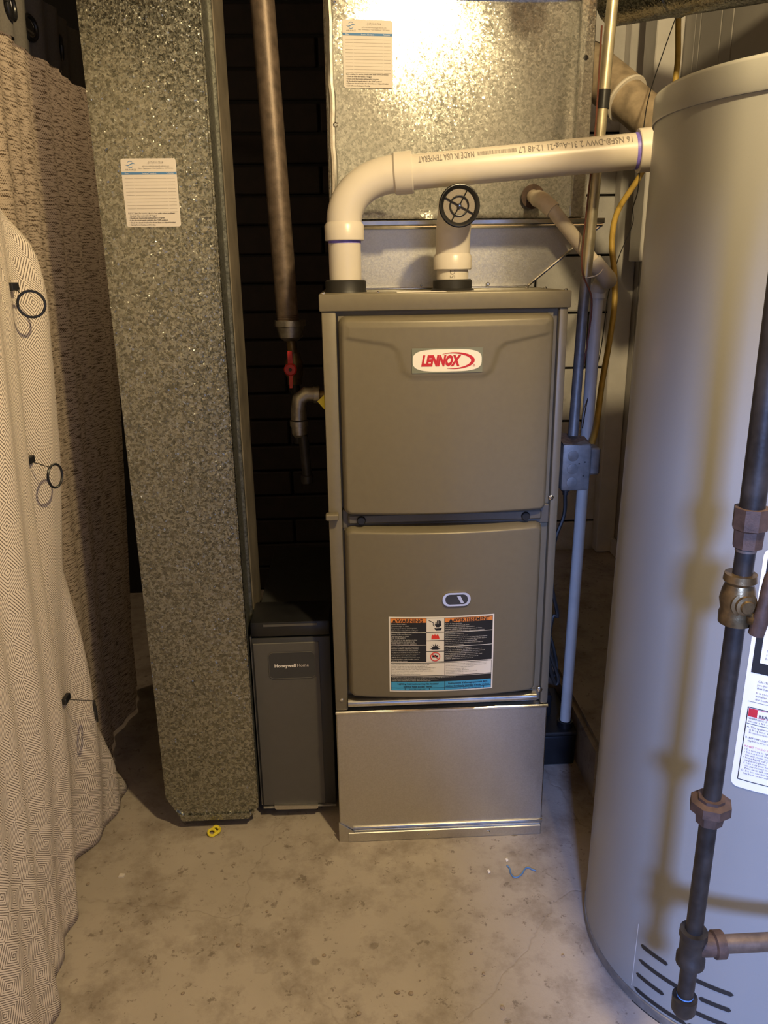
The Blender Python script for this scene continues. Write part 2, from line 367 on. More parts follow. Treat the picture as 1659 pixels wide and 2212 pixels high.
# raised concrete ledge behind the heater
lb = new_bm(); poly(lb, [(.372, .11, 0), (.60, .04, 0), (X1-.001, .04, 0), (X1-.001, Y1-.001, 0), (.372, Y1-.001, 0)], (0, 0, .137))
bmesh.ops.bevel(lb, geom=[e for e in lb.edges if all(v.co.z > .1 for v in e.verts)], offset=.012, segments=2, affect='EDGES')
struct('trim_3', lb, 'concrete')

# ------------------------------------------------------------------ furnace
HB, HF = 0.3226, 1.1606; HW = 0.2225
F = thing('furnace', 'tall taupe gas furnace with oval logo badge, standing on a galvanised base', 'furnace', (0, .36, HB))
obj('cabinet', B((-HW, .014, HB+.002), (HW, .72, HF-.004), .002), 'taupe', F)
obj('side_stile', B((-HW, 0, HB+.002), (-HW+.026, .016, HF-.03), .003, 2), 'taupe', F)
obj('side_stile', B((HW-.016, 0, HB+.002), (HW, .016, HF-.03), .003, 2), 'taupe', F)
obj('mid_rail', B((-HW+.026, .004, .722), (HW-.016, .016, .760), .002), 'taupe_dark', F)
cap = obj('top_cap', B((-HW-.0035, -.0045, HF-.030), (HW+.0035, .725, HF), .0025, 2), 'taupe', F)
for sx, sy in ((-.218, .006), (.218, .006), (.218, .16), (-.12, .02), (.19, .20)):
    obj('screw', L((sx, sy, HF), (0, 0, 1), [(0, .0035), (.002, .0035), (.0035, .002)], 8), 'shiny', cap)
obj('top_sticker', B((-.085, .03, HF), (.005, .075, HF+.0006)), 'white', cap)
def bowed(x, xc, hw): return 1-((x-xc)/hw)**2
def door(name, x0, x1, z0, z1, depth, bow, emb=None, rad=.016):
    def dens(a):   # finer towards both edges
        return a+0.11*math.sin(-2*PI*a)
    n = 120
    def fn(a, b):
        x = x0+(x1-x0)*dens(a); z = z0+(z1-z0)*dens(b)
        qx = max(abs(x-(x0+x1)/2)-((x1-x0)/2-rad), 0); qz = max(abs(z-(z0+z1)/2)-((z1-z0)/2-rad), 0)
        inn = min((x1-x0)/2-abs(x-(x0+x1)/2), (z1-z0)/2-abs(z-(z0+z1)/2))
        sd = rad-math.hypot(qx, qz) if (qx > 0 and qz > 0) else inn
        e = max(0.0, min(1.0, sd/.010)); h = math.sqrt(max(0, 1-(1-e)**2))
        y = .006-h*(depth+bow*bowed(x, (x0+x1)/2, (x1-x0)/2))
        if emb: y += emb(x, z)*max(0, min(1, sd/.012-.6))
        return Vector((x, y, z))
    bm = sheet(new_bm(), n, n, fn)
    for e in [e for e in bm.edges if e.is_boundary]: pass
    r = bmesh.ops.extrude_edge_only(bm, edges=[e for e in bm.edges if e.is_boundary])
    for v in [g for g in r['geom'] if isinstance(g, bmesh.types.BMVert)]: v.co.y = .0145
    return obj(name, bm, 'taupe', F, 60)
EMB = [(-.20, 1.088), (-.101, 1.072), (-.090, 1.062), (-.079, 1.026), (-.066, 1.016), (.066, 1.016), (.080, 1.026), (.091, 1.061), (.103, 1.072), (.20, 1.090)]
def emb_z(x):
    for (xa, za), (xb, zz) in zip(EMB, EMB[1:]):
        if xa <= x <= xb: return za+(zz-za)*(x-xa)/(xb-xa)
    return 1.09
def emb(x, z):
    ez = emb_z(x); sl = (emb_z(x+.001)-emb_z(x-.001))/.002
    d = (z-ez)/math.sqrt(1+sl*sl)
    return -.0026*max(0, min(1, d/.005+.5))
D1 = door('upper_door', -.193, .197, .752, 1.122, .022, .020, emb)
D2 = door('lower_door', -.193, .192, .362, .728, .022, .020)
for x, z in ((-.160, .741), (.158, .741)):
    k = obj('thumb_knob', L((x, .004, z), (0, -1, 0), [(0, .012), (.004, .012), (.004, .009), (.013, .0085), (.015, .007)], 16), 'blackp', F)
obj('door_skirt', B((-.185, -.006, .733), (.19, .005, .752), .003), 'taupe_dark', F)
obj('door_latch', B((-HW-.005, -.018, .745), (-HW+.020, .0, .757), .002), 'taupe', F)
screw(F, (.208, .0, .775), r=.005); screw(F, (-.209, .0, .350)); screw(F, (.204, .0, .358), r=.006)
# bright lip under the lower door
lp = T([(-.196, .002, .3445), (.196, .002, .3445)], .011, 14)
for v in lp.verts: v.co.y *= 1.3
obj('bottom_lip', lp, 'shiny', F)
# door surface mapping
def on_door(dy, z_emb=0.0):
    def fn(s, t): return Vector((s, .006-.022-.020*bowed(s, 0, .195)+z_emb-dy, t))
    return fn
def plate(bm, pts, fn, th):
    """thin curved plate with outline pts, subdivided in vertical strips"""
    xs = sorted({round(p[0], 5) for p in pts}); A = []
    V = [bm.verts.new(fn(*p)) for p in pts]
    f = bm.faces.new(V); r = bmesh.ops.extrude_face_region(bm, geom=[f])
    for v in [g for g in r['geom'] if isinstance(g, bmesh.types.BMVert)]: v.co.y += th
    return bm
def curved_rect(x0, z0, x1, z1, fn, n=10, th=.0006):
    bm = new_bm(); sheet(bm, n, 1, lambda a, b: fn(x0+(x1-x0)*a, z0+(z1-z0)*b)); return bm
# logo badge
fn0 = on_door(.0012, -.0026)
bd = obj('logo_badge', curved_rect(-.064, 1.023, .062, 1.067, fn0), 'olive', F)
PW = Print(); ell = []
for i in range(65):
    a = 2*PI*i/64; c, s_ = math.cos(a), math.sin(a)
    ell.append((-.001+.0615*math.copysign(abs(c)**.55, c), 1.045+.0195*math.copysign(abs(s_)**.62, s_)))
PW.crescent(ell[:33], ell[32:][::-1]); PW.mesh('badge_panel', on_door(.0016, -.0026), 'white', bd)
PR = Print(); PR.text('LENNOX', -.0475, 1.0365, .0245, width=.072, bold=.0016, shear=.28)
def sw(a0, a1, cx, cz, rx, rz, w0, w1, n=24):
    o, i_ = [], []
    for k in range(n+1):
        u = k/n; a = a0+(a1-a0)*u; w = w0+(w1-w0)*math.sin(PI*u)
        o.append((cx+rx*math.cos(a), cz+rz*math.sin(a))); i_.append((cx+(rx-w*1.6)*math.cos(a), cz+(rz-w)*math.sin(a)))
    return o, i_
PR.crescent(*sw(math.radians(128), math.radians(-112), .012, 1.0445, .036, .0148, .0004, .0042))
PR.text('®', .0445, 1.0335, .006); PR.mesh('logo_lettering', on_door(.0020, -.0026), 'red', bd)
# sight glass
sg = obj('sight_glass', plate(new_bm(), rrect(-.006, .5705, .049, .5985, .0135, 8), on_door(.004), .006), 'chrome', F)
obj('lens', plate(new_bm(), rrect(-.0005, .5745, .0435, .5945, .0095, 8), on_door(.0048), .001), 'glass', sg)
obj('glass_bar', plate(new_bm(), [(.022, .592), (.029, .592), (.036, .577), (.030, .577)], on_door(.0052), .0006), 'chrome', sg)
# warning label, coordinates 0..1 across/up mapped to the door
lx0, lx1, lz0, lz1 = -.111, .098, .3835, .5485
LW, LH = lx1-lx0, lz1-lz0
def lab(dy):
    g = on_door(dy); return lambda s, t: g(lx0+s, lz1-t)
wl_ = obj('warning_label', plate(new_bm(), [(a, b) for a, b in rrect(lx0, lz0, lx1, lz1, .004, 4)], on_door(.0006), .0004), 'white', F)
# replace flat plate by curved strips for a clean fit
bmz = new_bm(); sheet(bmz, 16, 1, lambda a, b: on_door(.0010)(lx0+LW*a, lz0+LH*b)); mez = finish(bmz, 'warning_label', 'white', 0)
mez.transform(Matrix.Translation(-WL[F])); wl_.data = mez
K = Print(); Wt = Print(); Or = Print(); Bl = Print(); Ik = Print(); Rd = Print(); Or2 = Print(); Rp = Print()
m_ = .003
K.rect(m_, m_, LW-m_, LH-m_, 16)
xa, xb = .074, .109
Or.rect(m_+.0006, .0036, xa-.001, .0125, 4); Or2.rect(xb+.001, .0036, LW-m_-.0006, .0125, 6)
for (a, b) in ((.0035, .0325), (.034, .051), (.0525, .0745), (.076, .0975)): Wt.rect(xa, a, xb, b, 3)
for y in (.0335, .0605): Wt.rect(m_+.0006, y, xa-.001, y+.0011, 4)
for y in (.0335, .0645): Wt.rect(xb+.001, y, LW-m_-.0006, y+.0011, 6)
Wt.rect(m_, .0985, LW-m_, .1000, 16); Wt.rect(m_+.0008, .1012, .1105, .1285, 8); Wt.rect(.1118, .1012, LW-m_-.0008, .1285, 8)
Wt.rect(m_, .1300, LW-m_, .1308, 16)
Bl.rect(m_+.0006, .1425, .1105, .1562, 8); Bl.rect(.1118, .1425, LW-m_-.0006, .1562, 8)
Bl.rect(m_+.0006, .1572, .0305, .1618, 3); Bl.rect(.0315, .1572, .0795, .1618, 4); Bl.rect(.0805, .1572, .1105, .1618, 3)
Bl.rect(.1118, .1572, .1420, .1618, 3); Bl.rect(.1430, .1572, .1900, .1618, 4); Bl.rect(.1910, .1572, LW-m_-.0006, .1618, 2)
def tx(P, s, x, y, size, **k):   # text with a downward t axis
    Q = Print(); Q.text(s, 0, 0, size, **k); n = len(P.V); P.V += [(x+a, y-b) for a, b in Q.V]; P.F += [[i+n for i in f[::-1]] for f in Q.F]
for x, s, w_ in ((.0150, 'WARNING', .052), (.1265, 'AVERTISSEMENT', .073)):
    tx(Ik, s, x, .0117, .0105, width=w_, bold=.0002)
    Ik.poly([(x-.0085, .0118), (x-.0005, .0118), (x-.0045, .0045)]); (Or if x < .1 else Or2).poly([(x-.0050, .0105), (x-.0040, .0105), (x-.0042, .0065), (x-.0048, .0065)])
def para(P, lines, x, y, dy, size, wmax=None):
    for i, s in enumerate(lines): tx(P, s, x, y+dy*i, size, res=1)
para(Wt, ['Electric Shock Hazard.', 'Can cause injury or death.', 'Disconnect all remote electric power', 'supplies before opening any unit panels.', 'Unit may have multiple power supplies.'], .0045, .0166, .0040, .0033)
para(Wt, ['Danger Of Fire and Explosion.', 'Can cause injury or death.', 'FOR YOUR SAFETY', 'Do not store or use gasoline or other', 'flammable vapors and liquids in the', 'vicinity of this or any other appliance.'], .0045, .0388, .0040, .0033)
para(Wt, ['Danger Of Fire, Explosion and Asphyxiation.', 'Improper installation, adjustment, alteration,', 'service or maintenance can cause property', 'damage, personal injury or loss of life. Refer to', 'and follow the instructions and precautions in', 'the User\'s Information Manual provided', 'with this furnace. Installation and service must', 'be performed by a qualified installer, service', 'agency or the gas supplier.'], .0045, .0658, .0039, .0030)
para(Wt, ['Risque de choc electrique.', 'Peut causer des blessures ou la mort.', 'Debrancher toutes les sources d\'alimentation', 'electrique a distance avant d\'ouvrir un panneau de l\'unite.', 'L\'unite peut avoir plusieurs sources d\'alimentation electrique.'], .1105, .0166, .0040, .0032)
para(Wt, ['Risque d\'incendie et d\'explosion.', 'Risque de blessures graves ou de mort.', 'Ne pas entreposer ni utiliser de l\'essence ni d\'autres vapeurs ou liquides', 'inflammables dans le voisinage de cet appareil, ni de tout autre appareil.', 'L\'entretien doit etre effectue par un installateur qualifie.', 'Ne pas entreposer de produits inflammables pres de cet appareil.', 'des blessures graves ou la mort.'], .1105, .0388, .0040, .0029)
para(Wt, ['Risque d\'incendie, d\'explosion et d\'asphyxie.', 'Un reglage, une modification, une reparation, un entretien ou', 'une installation incorrecte peut entrainer des dommages materiels.', 'Suivre les instructions et les consignes de securite dans le', 'manuel d\'utilisation qui accompagne ce generateur d\'air chaud.', 'L\'installation et l\'entretien doivent etre effectues par un', 'installateur qualifie ou par le fournisseur de gaz.'], .1105, .0698, .0039, .0030)
para(Ik, ['THIS UNIT MUST BE INSTALLED IN ACCORDANCE WITH MFR\'S', 'INSTRUCTIONS AND LOCAL CODES. IN THE ABSENCE OF', 'LOCAL CODES, FOLLOW THE NATIONAL FUEL GAS CODE, ANSI Z223.1,', 'AND THE NATIONAL ELECTRIC CODE, AND INSTALLATION OF', 'PER CANADIAN STANDARDS CAN/CGA-B149 AND THE CANADIAN', 'ELECTRICAL CODE CSA C22.1 PART 1,', 'LATEST EDITION (CANADIAN INSTALLATION).'], .0050, .1048, .0036, .0027)
para(Ik, ['CETTE UNITE DOIT ETRE INSTALLEE CONFORMEMENT AUX INSTRUCTIONS', 'ET AUX REGLEMENTS LOCAUX. EN L\'ABSENCE DE CODES LOCAUX, SUIVRE', 'LES INSTRUCTIONS DES NORMES CAN/CGA-B149 ET', 'DE L\'ELECTRICITE CSA C22.1. PART 1,', 'INSTALLATION AU CANADA. EN VIGUEUR,', 'CONFORMEMENT AU CODE NATIONAL DE L\'ELECTRICITE.', 'INSTALLATION AUX ETATS-UNIS.'], .1130, .1048, .0036, .0024)
para(Wt, ['Should carbon monoxide be suspected, refer to the manufacturer\'s instructions to verify exposure to fuel combustion', 'or by-products from incomplete combustion which can cause death or serious illness.', 'Improper control and manufactured hazards. www.P65Warnings.ca.gov'], .0045, .1340, .0034, .0027)
tx(Ik, 'Lighting instructions may be located', .057, .1487, .0052, align='CENTER', width=.082, bold=.0001); tx(Ik, 'behind heat access panel.', .057, .1550, .0052, align='CENTER', width=.058, bold=.0001)
tx(Ik, 'Instructions d\'allumage peuvent être', .158, .1487, .0052, align='CENTER', width=.080, bold=.0001); tx(Ik, 'situées derrière le panneau d\'accès chaleur.', .158, .1550, .0052, align='CENTER', width=.090, bold=.0001)
tx(Ik, 'No Handhold', .0555, .1610, .0044, align='CENTER', width=.032); tx(Ik, 'Pas de Poignée', .1665, .1610, .0044, align='CENTER', width=.036)
# pictograms: shocked hand, flame, burst, no flammables
Ik.stroke([(.078, .0075), (.084, .0105), (.0885, .0140), (.0868, .0175), (.0900, .0200)], .0013)
for i, (x, t0) in enumerate(((.0915, .0105), (.0945, .0080), (.0975, .0075), (.1005, .0090))): Ik.rect(x, t0, x+.0022, .0180)
Ik.poly([(.0898, .0160), (.0915, .0160), (.1030, .0150), (.1032, .0195), (.0985, .0225), (.0930, .0222)])
Ik.poly([(.0890, .0235), (.0925, .0250), (.1010, .0245), (.1045, .0235), (.1025, .0295), (.0925, .0298)])
Rd.poly([(.0835, .0485), (.0840, .0420), (.0862, .0375), (.0885, .0410), (.0905, .0365), (.0930, .0412), (.0955, .0372), (.0985, .0420), (.1000, .0485)])
br = []
for i in range(15):
    a = PI*(i/14.0)*1.1-.15; r = (.0115 if i % 2 else .0055); br.append((.0915-r*math.cos(a)*.95, .0700-r*math.sin(a)*1.1))
Ik.poly(br)
def ring(P, cx, cy, r0, r1, n=28):
    for i in range(n):
        a, b = 2*PI*i/n, 2*PI*(i+1)/n
        P.poly([(cx+r0*math.cos(a), cy+r0*math.sin(a)), (cx+r1*math.cos(a), cy+r1*math.sin(a)), (cx+r1*math.cos(b), cy+r1*math.sin(b)), (cx+r0*math.cos(b), cy+r0*math.sin(b))])
ring(Rp, .0915, .0865, .0083, .0100); Ik.poly([(.0855, .0880), (.0862, .0835), (.0890, .0850), (.0910, .0822), (.0935, .0838), (.0965, .0842), (.0975, .0880)]); Rp.stroke([(.0855, .0808), (.0975, .0922)], .0016)
Ik.F = [f for f in Ik.F if max(Ik.V[i][0] for i in f) < LW-m_-.001]; Wt.F = [f for f in Wt.F if max(Wt.V[i][0] for i in f) < LW-m_+.0001]
K.mesh('label_black_field', lab(.0014), 'black', wl_); Or.mesh('label_orange_band', lab(.0018), 'orange', wl_); Or2.mesh('label_orange_band', lab(.0018), 'orange', wl_); Bl.mesh('label_blue_band', lab(.0018), 'blue', wl_)
Wt.mesh('label_white_print', lab(.0018), 'white', wl_); Ik.mesh('label_black_print', lab(.0022), 'black', wl_)['kind'] = 'stuff'; Rd.mesh('flame_pictogram', lab(.0022), 'flame', wl_); Rp.mesh('prohibition_ring', lab(.0026), 'flame', wl_)
# ------------------------------------------------------------------ galvanised base under the furnace
G = thing('sheet_metal_pedestal', 'plain galvanised sheet-metal box supporting the taupe furnace', 'base box', (0, .36, 0))
obj('base_box', B((-HW, .0, .002), (HW, .72, HB), .0025), 'sheet', G)
obj('top_hem', B((-HW-.001, -.004, HB-.007), (HW+.002, .003, HB+.001), .002), 'shiny', G)
obj('hem_fold', T([(-.193, -.002, .0345), (HW+.001, -.002, .0345)], .0032, 8), 'shiny', G)
obj('hem_fold', T([(-.193, -.001, .0285), (HW+.001, -.001, .0285)], .0018, 8), 'shiny', G)
obj('bottom_flange', B((-.205, -.006, .0), (HW-.002, .004, .024), .0015), 'sheet', G)
obj('corner_flap', poly(new_bm(), [(-HW-.002, -.003, 0), (-.200, -.005, 0), (-.190, -.005, .024), (-HW-.002, -.003, .05)], (0, .003, 0)), 'sheet', G)
screw(G, (.104, -.006, .013), r=.0035); screw(G, (-.03, -.006, .012), r=.003)

# ------------------------------------------------------------------ plenum and transition above the furnace
PX0, PX1, PY = -.207, .327, .27
Pm = thing('supply_plenum', 'large bright galvanised supply plenum above the furnace', 'plenum', ((PX0+PX1)/2, .5, 1.297))
def pf(a, b):
    x = PX0+.004+(PX1-PX0-.008)*a; z = 1.30+(ZC-.14-1.30)*b
    s_ = math.sin(PI*a); u = min(1, b/.72)
    return Vector((x, PY+.004+.050*(x-PX0)+.010*s_*math.sin(PI*u)+.0012*math.sin(9*a+4*b)*math.sin(11*b+2*a), z))
pb = sheet(new_bm(), 40, 50, pf)
obj('front_panel', pb, 'plenum', Pm, 60)
obj('plenum_body', B((PX0, PY+.044, 1.297), (PX1, .78, ZC-.14), .003), 'plenum', Pm)
sm = new_bm()
for i in range(30):
    pass
tube(sm, [(PX0+.012+random.uniform(-.0015, .0015), PY+.002, 1.30+i*.0225) for i in range(31)], .0075, 10)
obj('corner_seam', sm, 'shiny', Pm)
obj('corner_seam', B((PX1-.030, PY+.020, 1.30), (PX1+.001, PY+.046, ZC-.14), .002), 'plenum', Pm)
obj('cross_seam', B((PX0+.02, PY+.012, 1.7005), (PX1-.03, PY+.046, 1.704), .001), 'shiny', Pm)
for p in ((PX0+.018, 1.475), (PX0+.02, 1.355), (PX0+.022, 1.69)): screw(Pm, (p[0], PY-.004, p[1]), r=.005)
obj('screw_hole', L((PX1-.016, PY+.020, 1.597), (0, -1, 0), [(0, .005), (.001, .005)], 12), 'black', Pm)
Tr = thing('plenum_transition', 'shiny galvanised transition flaring from the furnace top to the plenum', 'transition', (.05, .5, HF))
tb = new_bm(); lo = [(-.205, .262, HF+.001), (.205, .262, HF+.001), (.205, .71, HF+.001), (-.205, .71, HF+.001)]
hi_ = [(PX0, .262, 1.288), (PX1+.028, .262, 1.288), (PX1+.028, .78, 1.288), (PX0, .78, 1.288)]
A_ = [tb.verts.new(p) for p in lo]; C_ = [tb.verts.new(p) for p in hi_]
for i in range(4): tb.faces.new((A_[i], A_[(i+1) % 4], C_[(i+1) % 4], C_[i]))
tb.faces.new(A_); tb.faces.new(C_)
obj('flared_collar', tb, 'sheet', Tr, 0)
obj('top_flange', B((PX0-.002, .252, 1.286), (PX1+.032, .79, 1.296), .0015), 'shiny', Tr)
obj('front_lip', T([(PX0, .258, 1.283), (PX1+.028, .258, 1.283)], .004, 8), 'shiny', Tr)
obj('foot_flange', B((-.2, .250, HF), (.205, .262, HF+.004), .001), 'shiny', Tr)
obj('corner_fold', T([(.205, .259, HF+.004), (PX1+.028, .259, 1.284)], .003, 8), 'shiny', Tr)
screw(Tr, (.12, .258, HF+.008)); screw(Tr, (-.02, .258, HF+.008), r=.003)

# ------------------------------------------------------------------ return duct on the left
DX0, DX1, DY = -.608, -.405, .06
Rd_ = thing('return_air_duct', 'tall narrow spangled galvanised return air duct beside the patterned curtains', 'duct', (-.505, .11, .025))
c_ = .032
outl = [(DX0, .085), (DX0+c_, .025), (DX1-.022, .025), (DX1, .052), (DX1, ZC-.14), (DX0, ZC-.14)]
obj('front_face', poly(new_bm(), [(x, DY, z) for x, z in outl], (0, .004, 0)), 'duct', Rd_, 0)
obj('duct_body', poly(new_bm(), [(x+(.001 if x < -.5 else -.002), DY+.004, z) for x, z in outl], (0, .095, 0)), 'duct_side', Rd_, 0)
obj('edge_hem', B((DX1-.003, DY-.003, .06), (DX1+.001, DY+.006, ZC-.14), .001), 'duct', Rd_)
obj('standing_seam', B((DX1-.006, DY+.090, .06), (DX1+.004, DY+.1, ZC-.14), .001), 'duct_side', Rd_)
obj('end_cap_fold', poly(new_bm(), [(x, DY-.004, z) for x, z in ((DX0+.02, .052), (DX0+c_, .025), (DX1-.022, .025), (DX1-.012, .045), (DX1-.024, .040), (DX0+c_+.004, .040))], (0, .004, 0)), 'duct', Rd_, 0)
# wooden post behind the duct
po = obj('wooden_post', B((-.50, .215, 0), (-.407, .365, ZC-.13), .004), 'wood'); tag(po, 'dirty wooden post standing just behind the narrow return duct', 'post')

# ------------------------------------------------------------------ service cards
def card(parent_y, x0, x1, z0, z1, label):
    c = thing('service_card', label, 'card', ((x0+x1)/2, parent_y, z0)); w, h = x1-x0, z1-z0; yy = parent_y-.0022
    obj('card_sheet', poly(new_bm(), [(x, yy, z) for x, z in rrect(x0, z0, x1, z1, .004, 4)], (0, .0012, 0)), 'card', c, 0)
    f = lambda d: (lambda s, t: Vector((x0+s*w, yy-d, z1-t*h)))
    blue = Print(); blue.rect(0, .195, 1, .232); blue.mesh('blue_band', f(.0003), 'cardblue', c)
    ru = Print()
    for i in range(11):
        t = .285+i*.049; ru.rect(.05, t, .20, t+.005); ru.rect(.215, t, .80, t+.005); ru.rect(.82, t, .96, t+.005)
    ru.mesh('ruled_lines', f(.0003), 'ink_soft', c)
    lg = Print()
    def wv(k): return [(.07+.20*i/14, .085+.014*math.sin(2*PI*i/14)+k*math.sin(PI*i/14)) for i in range(15)]
    lg.crescent(wv(-.006), wv(.008))
    for a0, a1 in ((200, 330), (20, 150)):
        o = [(.17+.055*math.cos(math.radians(a0+(a1-a0)*i/12)), .085+.052*math.sin(math.radians(a0+(a1-a0)*i/12))) for i in range(13)]
        n_ = [(.17+(.055-.012*math.sin(PI*i/12))*math.cos(math.radians(a0+(a1-a0)*i/12)), .085+(.052-.010*math.sin(PI*i/12))*math.sin(math.radians(a0+(a1-a0)*i/12))) for i in range(13)]
        lg.crescent(o, n_)
    lg.mesh('wave_logo', f(.0004), 'cardblue', c)
    ik = Print(); g = Print(); wt = Print()
    def tt(P, s, x, y, size, width=None, align='LEFT', bold=0):
        Q = Print(); Q.text(s, 0, 0, size, align=align, width=width, bold=bold, res=1); n = len(P.V)
        P.V += [(x+a, y-b*w/h) for a, b in Q.V]; P.F += [[i+n for i in q[::-1]] for q in Q.F]
    tt(g, 'AIR FORCE', .17, .172, .038, .19, 'CENTER'); tt(g, '(317) 531-7568', .63, .075, .055, .28, 'CENTER')
    tt(g, 'airforcecomfortheating@outlook.com', .63, .120, .035, .49, 'CENTER'); tt(g, 'Sales • Maintenance • New Installations • 24/7 Service', .63, .152, .034, .63, 'CENTER')
    tt(wt, 'Date', .06, .224, .034); tt(wt, 'Service / Solution', .50, .224, .034, .26, 'CENTER'); tt(wt, 'Technician', .88, .224, .034, .13, 'CENTER')
    for i, s in enumerate(('Before calling for service, check a few easily solved problems:', '• Check air filter and replace if clogged', '• Check your thermostat setting and/or program', '• Is the electrical supply switch in the "ON" position?', '• Check the circuit breaker for blown fuses or tripped breaker', '• Call AirForce Heating and Cooling')):
        tt(ik, s, .05, .808+i*.034, .034, (.86, .52, .66, .72, .86, .48)[i], bold=.0006)
    g.mesh('grey_lettering', f(.0004), 'ink_grey', c); ik.mesh('black_lettering', f(.0004), 'ink', c); wt.mesh('white_lettering', f(.0006), 'white', c)['kind'] = 'stuff'
    return c
card(DY, -.5625, -.4675, 1.279, 1.391, 'cream service record card stuck on the narrow return duct')
c2 = card(PY+.0125, -.171, -.0735, 1.543, 1.661, 'cream service record card stuck on the bright supply plenum'); c2.rotation_euler.z = .095

# ------------------------------------------------------------------ air cleaner cabinet
A = thing('air_cleaner', 'charcoal air filter cabinet between the return duct and the furnace base', 'air cleaner', (-.315, .35, 0))
obj('housing', B((-.398, .104, .022), (-.232, .66, .455), .002), 'filter_d', A)
obj('shadow_plinth', B((-.385, .125, 0), (-.236, .64, .022)), 'blackp', A)  # black block added where shadow lies under the cabinet
obj('door_panel', B((-.400, .090, .030), (-.2315, .104, .452), .003, 2), 'filter_d', A)
obj('door_inset', B((-.397, .0875, .034), (-.256, .091, .441), .0012), 'filter', A)
obj('top_rail', B((-.400, .088, .456), (-.2315, .20, .490), .004, 2), 'blackp', A)
obj('rail_slot', B((-.372, .0872, .480), (-.258, .0885, .485)), 'filter', A)
npl = obj('name_plate', poly(new_bm(), [(x, .0860, z) for x, z in rrect(-.365, .357, -.266, .419, .010, 6)], (0, .0015, 0)), 'filter_d', A, 0)
ol = rrect(-.365, .357, -.266, .419, .010, 6)
obj('plate_rim', T([(x, .0863, z) for x, z in ol+ol[:1]], .0009, 6), 'filter', npl)
hn = Print(); hn.text('Honeywell', -.3535, .3845, .0105, width=.0455, bold=.0003); hn.mesh('bold_lettering', lambda s, t: Vector((s, .0855, t)), 'white', npl)
hm = Print(); hm.text('Home', -.3050, .3845, .0105, width=.0245); hm.mesh('light_lettering', lambda s, t: Vector((s, .0855, t)), 'card', npl)
obj('bottom_lip', B((-.398, .085, .026), (-.2315, .104, .0305), .001), 'box', A)
obj('pull_handle', poly(new_bm(), [(-.372, .0800, .038), (-.273, .0800, .034), (-.273, .0800, .028), (-.277, .0800, .025), (-.368, .0800, .027), (-.372, .0800, .031)], (0, .010, 0)), 'sheet', A, 0)
obj('side_seam', B((-.403, .094, .03), (-.399, .12, .455), .001), 'box', A)

# ------------------------------------------------------------------ exhaust vent pipe of white plastic
RP = .0302
def hub(o, ax, ln, r=.0365, parent=None, mat='pvc', name='hub'):
    return obj(name, L(o, ax, [(0, RP), (0, r-.0012), (.0015, r), (ln-.006, r), (ln, r-.004)], 32), mat, parent)
E1 = at(747, 620, y=.11); ex, ey = E1.x, .11
V_ = thing('exhaust_vent_pipe', 'white plastic exhaust vent pipe rising from the furnace and crossing the plenum', 'vent pipe', (ex, ey, HF))
obj('rubber_collar', L((ex, ey, HF), (0, 0, 1), [(0, .040), (.004, .0385), (.020, .0385), (.0225, .036), (.0225, .030)], 32), 'rubber', V_)
obj('riser', L((ex, ey, HF+.004), (0, 0, 1), [(0, RP), (.11, RP)], 32, False), 'pvc', V_)
obj('primer_ring', L((ex, ey, 1.2485), (0, 0, 1), [(0, RP+.0004), (.007, RP+.0004)], 32, False), 'purple', V_)
zh = 1.253; hub((ex, ey, zh), (0, 0, 1), .033, parent=V_)
Pa = Vector((ex+.098, ey-.004, 1.3675)); Pb = at(1377, 326, y=.06); dr = (Pb-Pa).normalized()
el = []
c0 = Vector((ex, ey, zh+.030)); c3 = Pa; c1 = c0+Vector((0, 0, .052)); c2 = c3-dr*.054
for i in range(25):
    t = i/24; el.append(c0*(1-t)**3+c1*3*t*(1-t)**2+c2*3*t*t*(1-t)+c3*t**3)
obj('sweep_elbow', T(el, .0325, 32), 'pvc', V_)
obj('hub', L(Pa-dr*.006, dr, [(0, .032), (.004, .0365), (.034, .0365), (.036, .035), (.036, RP)], 32), 'pvc', V_)
run = obj('cross_run', L(Pa+dr*.028, dr, [(0, RP), ((Pb-Pa).length-.02, RP)], 40, False), 'pvc', V_)
obj('primer_ring', L(Pb-dr*.006, dr, [(0, RP+.0005), (.008, RP+.0005)], 32, False), 'purple', V_)
obj('end_coupling', L(Pb, dr, [(0, RP), (0, .0355), (.0015, .0367), (.060, .0367), (.062, RP)], 32), 'pvc', V_)
obj('hidden_run', T([Pb+dr*.05, Pb+dr*.20], RP, 24), 'pvc', V_)
# print runs upside down along the pipe
pt = Print(); ul = (Pb-Pa).length-.03
pt.text('16 NSF®-DWV 2 31-Aug-21 12:48 L7', 0, 0, .0185, width=.215)
for i in range(34): pt.rect(.222+i*.0022, .002, .222+i*.0022+random.choice((.0007, .0013)), .010)
pt.text('MADE IN USA TEMPERAT', .302, 0, .0185, width=.108)
mu = Vector((0, -1, 0)); mu = (mu-dr*mu.dot(dr)).normalized(); mv = dr.cross(mu)
if mv.z < 0: mv = -mv
st = Pb-dr*.012; Lmax = (Pb-Pa).length-.05
pt.V = [(x*Lmax/.415, y) for x, y in pt.V]
pt.F = [f for f in pt.F if max(pt.V[i][0] for i in f) < Lmax]
def on_pipe(s, t):
    a = math.radians(34)-(t-.007)/RP
    return st-dr*s+(mu*math.cos(a)+mv*math.sin(a))*(RP+.0009)
pt.mesh('printed_marking', on_pipe, 'ink_grey', run)

